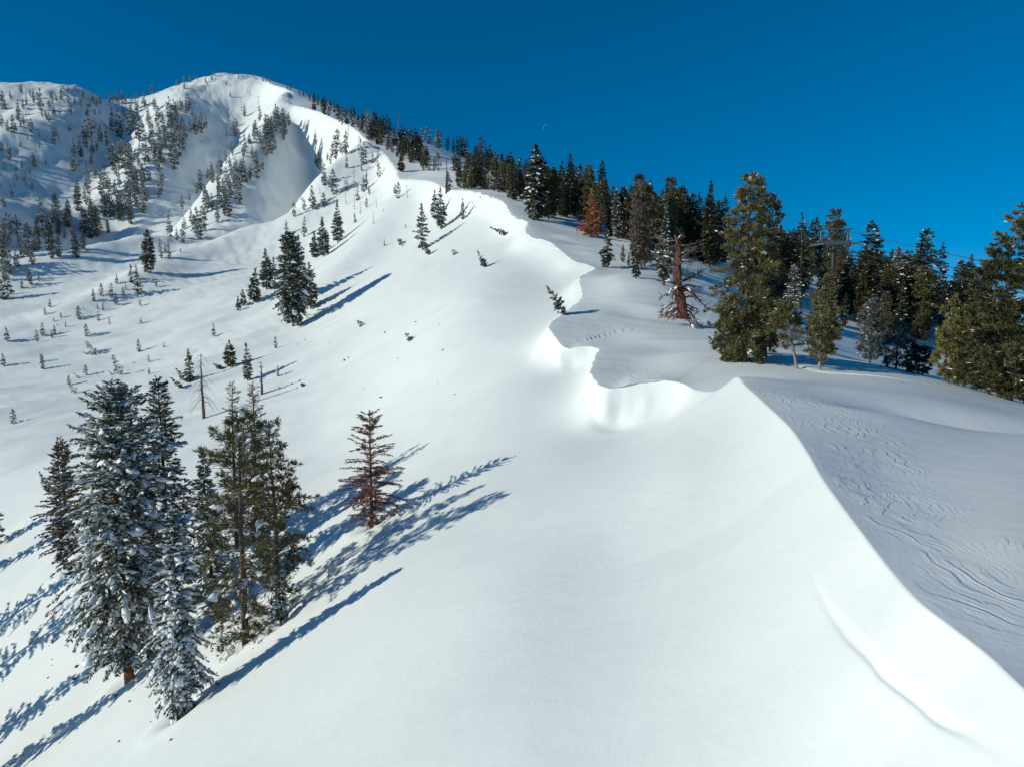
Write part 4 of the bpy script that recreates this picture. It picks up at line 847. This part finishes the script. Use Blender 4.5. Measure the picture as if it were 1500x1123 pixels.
batch(300, 80, Z, [(1075,545,380,'d'),(1110,490,400,'d'),(1090,500,395,'d'),(1130,520,395,'d'),(1150,550,400,'d'),(1170,590,420,'d'),(1180,580,440,'d'),(1200,640,490,'p'),(1230,640,560,'p'),(1215,610,500,'d'),(1160,560,440,'d'),(1000,525,460,'b'),(1030,540,480,'p'),(1055,560,500,'d'),(1330,505,440,'d'),(1365,510,450,'d'),(1385,520,445,'d'),(1400,530,445,'d'),(1420,535,450,'d'),(1440,540,455,'d'),(1370,640,535,'d'),(1390,650,540,'d'),(1445,650,545,'d'),(1280,640,535,'p'),(1255,640,560,'d'),(1195,410,390,'g'),(1225,430,395,'g'),(1270,450,410,'g'),(1285,455,415,'g'),(1340,750,640,'d')],
      'dark conifer in the ridge gap above the big cornice break', 'dark conifers around the ridge gap')
fir('small bright red-brown dying fir beside the dark trees of the ridge gap', 588, 252, 224, 120, .24, leaf=M_BROWN, name='dying_fir', nb=70, twigs=6, sn=.05, tw=1.6, wd=.4)
batch(600, 160, Z, [(270,430,300,'p'),(300,440,310,'p'),(320,440,245,'p'),(345,435,310,'p'),(365,435,300,'p'),(380,430,285,'p'),(400,435,300,'d'),(420,440,310,'p'),(465,450,270,'p'),(490,455,330,'b'),(520,455,290,'p'),(540,440,245,'d'),(550,490,300,'p'),(575,500,262,'d'),(600,480,290,'d'),(615,495,330,'d'),(640,400,272,'d'),(655,420,290,'d'),(385,320,185,'d'),(365,310,195,'d'),(400,320,215,'d'),(450,320,212,'d'),(430,330,240,'d'),(480,340,250,'d'),(510,340,240,'d'),(560,360,270,'d'),(660,600,510,'g'),(680,610,480,'f'),(700,605,500,'f'),(830,590,400,'p'),(850,590,335,'d'),(800,520,305,'d'),(880,585,390,'d'),(905,590,400,'d'),(860,590,430,'g'),(920,560,380,'d'),(825,480,340,'d'),(770,470,330,'d')],
      'dark olive conifer in the dense treeline behind the corniced lobes', 'conifers of the dense treeline', True)
batch(600, 160, Z, [(975,470,310,'d'),(960,470,330,'d'),(990,475,340,'d'),(940,480,370,'d'),(1050,560,375,'p'),(1075,600,400,'d'),(1090,690,450,'f'),(1110,680,420,'d'),(1140,710,430,'f'),(1160,690,420,'d'),(1180,690,440,'d'),(1200,560,415,'d'),(1240,560,420,'d'),(1220,600,450,'d'),(1265,570,450,'d'),(1300,640,430,'p'),(1280,600,440,'d'),(1320,600,440,'d'),(1360,620,475,'d'),(1385,630,480,'d'),(1405,620,440,'d'),(1430,620,380,'p'),(1450,640,440,'d'),(1470,620,440,'p'),(1495,640,470,'d'),(1170,840,740,'b'),(1200,860,790,'b'),(1130,830,800,'l',30)],
      'dark conifer on the plateau behind the orange-rust fir', 'conifers behind the orange-rust fir', True)
batch(900, 240, Z, [(10,400,135,'d'),(30,390,150,'d'),(60,400,120,'d'),(110,330,120,'d'),(235,360,170,'d'),(260,400,175,'d'),(290,480,140,'p'),(350,500,130,'p'),(380,500,170,'d'),(410,500,150,'d'),(440,490,155,'d'),(465,500,230,'d'),(500,540,160,'d'),(540,560,190,'d'),(595,430,165,'d'),(560,420,260,'d'),(890,480,285,'f'),(905,500,330,'d'),(940,540,360,'d'),(965,560,350,'d'),(985,560,370,'d'),(1040,590,330,'d'),(1070,600,300,'d'),(1100,595,290,'d'),(1120,600,360,'d'),(1200,600,255,'p'),(1180,640,430,'p'),(1240,640,420,'d'),(1270,660,480,'d')],
      'dark conifer of the back row between red snag and lift tower', 'conifers of the back row', True)
batch(1150, 280, 3.509, [(320,620,330,'d'),(345,640,380,'d'),(375,600,300,'d'),(410,600,145,'d'),(440,640,300,'d'),(460,600,200,'d'),(490,640,330,'d'),(520,620,340,'p'),(545,620,370,'d'),(590,660,310,'p'),(615,690,330,'d'),(640,700,300,'d'),(665,720,175,'d'),(700,740,390,'s'),(720,700,430,'d'),(690,720,380,'d'),(760,600,430,'d'),(790,600,455,'d'),(820,600,460,'d'),(845,620,470,'d'),(880,560,345,'d'),(930,580,320,'d'),(910,640,420,'p'),(960,700,500,'p'),(1000,760,400,'p'),(870,720,520,'d'),(300,700,520,'d'),(280,600,340,'p'),(560,760,640,'d'),(640,860,760,'g'),(500,700,480,'d'),(450,720,560,'d')],
      'dark conifer on the right between lift tower and edge pines', 'conifers right of the lift tower', True)
batch(0, 340, Z, [(40,600,520,'k'),(20,735,665,'k'),(205,600,535,'k'),(235,570,495,'k'),(285,580,535,'k'),(435,480,405,'k'),(335,470,440,'k'),(360,520,490,'k'),(295,490,465,'k'),(315,515,500,'k'),(515,380,310,'k'),(555,350,280,'k'),(610,360,280,'k'),(640,285,230,'k'),(675,350,300,'k'),(720,280,175,'k'),(745,260,180,'k'),(755,345,225,'k'),(565,430,380,'k'),(535,420,390,'k'),(330,560,540,'k'),(155,270,190,'k'),(170,290,210,'k'),(120,310,250,'k'),(215,270,230,'k'),(40,370,230,'k'),(20,220,20,'k'),(15,370,260,'k'),(60,340,290,'k')],
      'small dark young fir among the saplings on the lower left slope', 'saplings on the lower left slope')
batch(0, 340, Z, [(520,670,585,'l',32),(480,670,640,'l',60),(660,780,665,'l',18),(615,780,745,'l',45),(435,800,758,'l',45),(415,880,812,'l',30),(740,718,703,'l',70),(765,505,492,'l',75),(460,425,408,'l',20)],
      'little fir bowed left by snow on the lower left slope', 'snow-bowed little firs')

# more of the small trees that pepper the face
fill_trees(34, [(0,130),(90,140),(150,170),(120,240),(0,300)], 1, 'fffl', (7, 17), 'small snow-dusted fir on the left shoulder of the mountain', 'firs on the left shoulder')
fill_trees(34, [(150,170),(250,150),(300,175),(250,240),(160,270),(140,210)], 2, 'ffg', (10, 20), 'snow-plastered fir on the broad slope under the summit', 'firs on the slope under the summit')
fill_trees(26, [(190,230),(260,200),(230,310),(150,340),(120,300)], 3, 'ff', (16, 32), 'snowy fir in the central tree band below the summit', 'firs in the central band of the bowl')
fill_trees(26, [(350,180),(400,160),(420,200),(350,290),(300,320),(290,290)], 4, 'ff', (14, 28), 'snow-covered fir on the bright rib right of the shaded gully', 'firs on the bright rib below the ridge')
fill_trees(22, [(0,330),(90,310),(100,370),(0,420)], 5, 'ff', (18, 40), 'dark snow-flecked fir on the lit rib at far left', 'firs on the lit rib at far left')
fill_trees(30, [(262,158),(285,165),(215,275),(165,330),(140,320),(205,240)], 12, 'fff', (16, 30), 'snowy fir in the central tree band below the summit', 'firs in the central band of the bowl')
fill_trees(24, [(415,175),(425,195),(355,280),(300,330),(285,320),(360,235)], 13, 'fff', (16, 30), 'snow-covered fir on the bright rib right of the shaded gully', 'firs on the bright rib below the ridge')
fill_trees(20, [(275,112),(375,112),(370,150),(250,150)], 6, 'gs', (5, 10), 'white rime-covered little tree on the summit skyline', 'frosted trees along the summit skyline')
fill_trees(46, [(430,150),(480,170),(560,200),(640,250),(600,240),(545,205),(495,172)], 7, 'ddp', (14, 30), 'dark conifer on the upper ridge just behind the cornice', 'dark conifers along the upper ridge')

fill_trees(40, [(1130,440),(1180,425),(1330,450),(1500,480),(1500,545),(1400,520),(1330,510),(1200,480)], 8, 'dddpg', (55, 120), 'dark conifer on the right between lift tower and edge pines', 'conifers right of the lift tower', True)
fill_trees(26, [(830,300),(960,320),(1060,360),(1060,390),(940,372),(830,325)], 9, 'ddp', (50, 90), 'dark conifer on the plateau behind the orange-rust fir', 'conifers behind the orange-rust fir', True)
fill_trees(24, [(0,420),(250,410),(420,440),(420,560),(250,540),(0,640)], 10, 'kkl', (8, 22), 'small dark young fir among the saplings on the lower left slope', 'saplings on the lower left slope')
fill_trees(26, [(460,230),(560,215),(600,290),(520,330),(430,320)], 11, 'gskl', (10, 24), 'thin snowy tree scattered on the slope under the corniced ridge', 'scattered trees under the corniced ridge')

# the dense back rows that close the skyline
sky_px = np.arange(690, 1350, 4.0); sky_row = np.array([PYg[:, J0:][(np.abs(PXg[:, J0:]-q) < 2) & (GY[:, J0:] > 60)].min() for q in sky_px])
for i in range(95):
    q = 690+640*((i+.5+rnd.uniform(-.4, .4))/95); r_ = float(np.interp(q, sky_px, sky_row)); b_ = r_+rnd.uniform(2, 34)
    copy_tree('d' if rnd.random() < .8 else 'p', q, b_, b_-rnd.uniform(36, 60)*(1.15 if q > 900 else .9), 'dark conifer closing the skyline behind the plateau trees', 'back rows of the skyline wood', 0)

# past three hundred of the snowy firs: the smallest far ones become one mass
def px_h(o):
    x, y, z = o.location; return 10*o.scale[2]/max(y, 1)
sm = sorted([o for o in COL.objects if o.name.startswith('snowy_fir') and o.type == 'MESH'], key=px_h)
n_s = len([o for o in COL.objects if o.name.startswith('snowy_fir')])
if n_s > 290:
    A = Acc(); rest = sm[:n_s-290]; fm = []; 
    mats_ = [M_BARK, M_FIR, M_LOAD, M_GREY]
    for o in rest:
        me_ = o.data; n_ = len(me_.vertices); co = np.empty(n_*3, np.float32); me_.vertices.foreach_get('co', co)
        R3 = np.array(o.rotation_euler.to_matrix()); co = (co.reshape(-1, 3)*np.array(o.scale))@R3.T+np.array(o.location)
        lt = np.empty(len(me_.polygons), np.int32); me_.polygons.foreach_get('loop_total', lt); mi = np.empty(len(lt), np.int32); me_.polygons.foreach_get('material_index', mi)
        li = np.empty(len(me_.loops), np.int32); me_.loops.foreach_get('vertex_index', li)
        mi = np.where((mi == 1) & (me_.materials[1] == M_GREY), 3, mi)
        A.v.append(co); A.f.append(li+A.n); A.c.append(lt); A.m.append(mi); A.n += n_
        bpy.data.objects.remove(o)
    o = bpy.data.objects.new('distant_firs', A.mesh('distant_firs', mats_)); COL.objects.link(o)
    o['kind'] = 'stuff'; tag(o, 'tiny far-off snowy firs peppering the upper mountain', 'trees')

# dark tufts and crumbs of snow on the open face
def tuft(px, py, s_, seed, label, group=None):
    T, C, Sn = conifer(seed, 1.0*s_, .55*s_, nb=26, twigs=6, tw=.3*s_, wd=.06*s_+.02, sn=.2, wood=True)
    o = bpy.data.objects.new('buried_shrub', merged('buried_shrub', (T, C, Sn), (M_BARK, M_GREY, M_LOAD))); COL.objects.link(o)
    x, y, z = hit(px, py); place(o, x, y, z-.15*s_, 1, 0, math.radians(40), math.pi); tag(o, label, 'shrub', group)
tuft(531, 477, 1.3, 401, 'dark forked shrub tip poking from the face below the wide old fir')
tuft(603, 497, 1.2, 402, 'low dark shrub tip alone on the smooth middle face')
tuft(590, 357, 1.8, 403, 'flattened shrub left of the twisted fir')
tuft(668, 372, 1.2, 404, 'shrub tip beside small snow lump below the sapling')
tuft(1050, 505, 1.0, 405, 'reddish bare shrub between the red snag and the broad pine')
tuft(1044, 478, .8, 406, 'bare shrub tip just right of the red snag')

def debris(n, box, seed, sz, mat, name, label, group):
    rg = np.random.default_rng(seed); ms = []
    for k in range(5):
        A = Acc(); blobs(A, np.zeros((1, 3)), np.array([[1., 0, 0]]), np.array([[1, .7, .5]]), rg, hi=True); ms.append(A.mesh(name, [mat]))
    for i in range(n):
        a_, b_ = rg.random(2); px = box[0]+(box[2]-box[0])*a_; py = box[1]+(box[3]-box[1])*b_
        try: x, y, z = hit(px, py)
        except RuntimeError: continue
        o = bpy.data.objects.new(name, ms[i % 5]); COL.objects.link(o); s_ = sz*math.exp(.5*rg.normal())*y/30
        place(o, x, y, z+.1*s_, s_, rg.random()*6); tag(o, label, name.replace('_', ' '), group)
debris(26, (60, 930, 260, 1090), 1, .06, M_BARK, 'bark_scrap', 'dark scrap of bark or twig on the snow below the clump', 'bark scraps below the clump')
debris(18, (430, 440, 720, 640), 2, .05, M_BARK, 'bark_scrap', 'tiny dark scrap lying on the open face', 'scraps on the open face')
debris(7, (690, 288, 725, 306), 5, .07, M_LOAD, 'snow_block', 'snow lump on the rough break below the upper cornice', 'snow lumps below the upper cornice')

# ------------------------------------------------------------------ the chairlift
M_STEEL = plain('galvanised_steel', (.15, .19, .20), .45, .1); M_BLACKP = plain('black_painted_steel', (.025, .026, .028), .5); M_CABLE = plain('steel_cable', (.06, .065, .07), .4, .5)
M_RUB = plain('black_rubber_sheave', (.03, .03, .03), .6); M_SIGN = plain('red_sign_paint', (.55, .06, .04), .5); M_SIGNW = plain('dark_wood_post', (.05, .035, .03), .7)
def box(A, c, h, ax=None):
    ax = np.eye(3) if ax is None else ax
    q = np.array([[sx, sy, sz] for sx in (-1, 1) for sy in (-1, 1) for sz in (-1, 1)], float)*np.array(h)
    A.add(np.array(c)+q@ax, np.array([(0,1,3,2),(4,6,7,5),(0,4,5,1),(2,3,7,6),(0,2,6,4),(1,5,7,3)]))
TW = [(1222, 90, 357, 4.6), (858, 178, 263, 4.4), (735, 212, 246, 4.4), (529, 420, 172, 4.4)]
pts = []
for px, y, row, wdt in TW:
    u, w_ = ray(px, row); pts.append(np.array([float(u)*y, y, float(w_)*y]))
line = unit((pts[0]-pts[2])*np.array([1, 1, 0])); acr = np.array([-line[1], line[0], 0])
if acr[0] < 0: acr = -acr
acr = unit(acr*np.array([1, .5, 0]))                       # the arms as the photo shows them
lin2 = np.array([-acr[1], acr[0], 0]); AX = np.stack([acr, lin2, np.array([0, 0, 1.])])
arms = []
names = ['near lift tower with dark pole and broad pale cross-arm above the young pines', 'lift tower whose arm shows above the trees behind the orange-rust fir', 'pale lift tower among trees left of the tallest treeline fir', 'far lift tower on the upper ridge skyline']
for p, (px, y, row, wdt), lab in zip(pts, TW, names):
    root = bpy.data.objects.new('lift_tower', None); COL.objects.link(root); gz = ground(p[0], p[1]); root.location = (p[0], p[1], gz)
    top = p[2]-gz
    def part(nm, A, mt, parent=root, smooth=False):
        o = bpy.data.objects.new(nm, A.mesh(nm, [mt], smooth)); COL.objects.link(o); o.parent = parent; return o
    A = Acc(); tubes(A, np.array([[[0, 0, -1.], [0, 0, top*.5], [0, 0, top-.12]]]), np.array([[.34, .31, .28]]), 14); part('pole', A, M_BLACKP)
    A = Acc(); box(A, (0, 0, top+.10), (wdt*.5, .22, .20), AX); box(A, (0, 0, top-.13), (.5, .3, .05), AX); arm = part('cross_arm', A, M_STEEL)
    A = Acc()
    for s_ in (-1, 1): box(A, acr*s_*wdt*.40+np.array([0, 0, top+1.02]), (.09, .09, .72), AX)
    box(A, np.array([0, 0, top+1.80]), (wdt*.52, .12, .09), AX); part('lifting_frame', A, M_STEEL)
    for s_ in (-1, 1):
        A = Acc(); c0 = acr*s_*(wdt*.5+.02)+np.array([0, 0, top-.16])
        box(A, c0, (.05, 1.5, .08), AX)
        sh = part('sheave_train', A, M_STEEL); A = Acc()
        for q_ in np.linspace(-1.3, 1.3, 5):
            c1 = c0+lin2*q_+np.array([0, 0, .14]); P = np.stack([c1-acr*.04-acr*.05, c1+acr*.04-acr*.05])[None]; tubes(A, P, np.array([[.17, .17]]), 12)
            for e_ in (P[0, 0], P[0, 1]):
                an = np.arange(12)/12*6.2832; A.add(e_+.17*(lin2*np.cos(an)[:, None]+np.array([0, 0, 1.])*np.sin(an)[:, None]), np.arange(12)[None])
        o = part('sheave', A, M_RUB, sh)
    A = Acc()
    for s_ in (-1, 1):
        c0 = acr*s_*wdt*.30+np.array([0, 0, top+.32])
        for q_ in (-.42, 0, .42): tubes(A, np.stack([c0+acr*q_+lin2*.3, c0+acr*q_+lin2*.3+np.array([0, 0, 1.0])])[None], np.array([[.022, .022]]), 5)
        for hz in (.5, 1.0): tubes(A, np.stack([c0-acr*.45+lin2*.3+np.array([0, 0, hz]), c0+acr*.45+lin2*.3+np.array([0, 0, hz])])[None], np.array([[.022, .022]]), 5)
    part('work_platform_rail', A, M_STEEL); tag(root, lab, 'lift tower')
    arms.append([np.array([p[0], p[1], gz])+acr*s_*(wdt*.5+.02)+np.array([0, 0, top+.18]) for s_ in (-1, 1)]+[np.array([p[0], p[1], gz])+np.array([0, 0, top+1.9])])
down = pts[0]+np.array([26, -62, -15.5])
ends = [down+acr*s_*2.3 for s_ in (-1, 1)]+[down+np.array([0, 0, 1.9])]
stations = [ends]+arms
for k in range(3):
    A = Acc()
    for a, b in zip(stations[:-1], stations[1:]):
        t = np.linspace(0, 1, 25)[:, None]; P = a[k]*(1-t)+b[k]*t; P[:, 2] -= 4*t[:, 0]*(1-t[:, 0])*.012*np.linalg.norm(b[k]-a[k])
        tubes(A, P[None], np.full((1, 25), .045 if k < 2 else .035), 6)
    o = bpy.data.objects.new('haul_cable' if k < 2 else 'signal_cable', A.mesh('lift_cable', [M_CABLE])); COL.objects.link(o)
    tag(o, ['lift cable on the left side of the cross-arms', 'lift cable on the right side of the cross-arms', 'thin wire along the tops of the lift tower frames'][k], 'cable')

# little red sign by the orange fir
x, y, z = hit(851, 343); root = bpy.data.objects.new('boundary_sign', None); COL.objects.link(root); root.location = (x, y, z)
for s_ in (-1, 1):
    A = Acc(); box(A, (s_*.72, 0, .55), (.05, .05, .75)); o = bpy.data.objects.new('post', A.mesh('post', [M_SIGNW])); COL.objects.link(o); o.parent = root
A = Acc(); box(A, (0, -.08, 1.05), (.78, .02, .24)); o = bpy.data.objects.new('board', A.mesh('board', [M_SIGN])); COL.objects.link(o); o.parent = root
tag(root, 'small red board on two posts beside the orange-rust fir', 'sign')

# the day moon: a lit sliver of a far ball
u, w_ = ray(801, 188); D = 9000.; c = np.array([float(u)*D, D, float(w_)*D]); dist = np.linalg.norm(c); vd = c/dist
rt = unit(np.cross(vd, np.array([0, 0, 1.]))); upv = np.cross(rt, vd); rad = 5.0/F*dist
an = np.linspace(-1.35, 1.35, 21); ta = .50
A = Acc(); out = []
for th in an:
    e = -np.cos(th); 
    for (kx, dpt) in ((1.0, 0), (.86, -.10), (.70, 0), (.86, .06)):
        X = e*kx if kx == 1 else e*(1-(1-kx)*1.0); 
        v_ = rt*(np.cos(ta)*X+np.sin(ta)*np.sin(th))+upv*(-np.sin(ta)*X+np.cos(ta)*np.sin(th)); out.append(c+rad*v_+vd*rad*dpt)
k = np.arange(21*4).reshape(21, 4); k2 = np.roll(k, -1, 1)
A.add(np.array(out), np.stack([k[:-1], k2[:-1], k2[1:], k[1:]], -1).reshape(-1, 4))
M_MOON = plain('moon_airlight_tint', (.06, .34, .66), 1.0)  # blue of the sky air in front of the moon painted into its colour
o = bpy.data.objects.new('moon', A.mesh('moon', [M_MOON], True)); COL.objects.link(o); tag(o, 'thin pale crescent moon in the blue sky', 'moon')
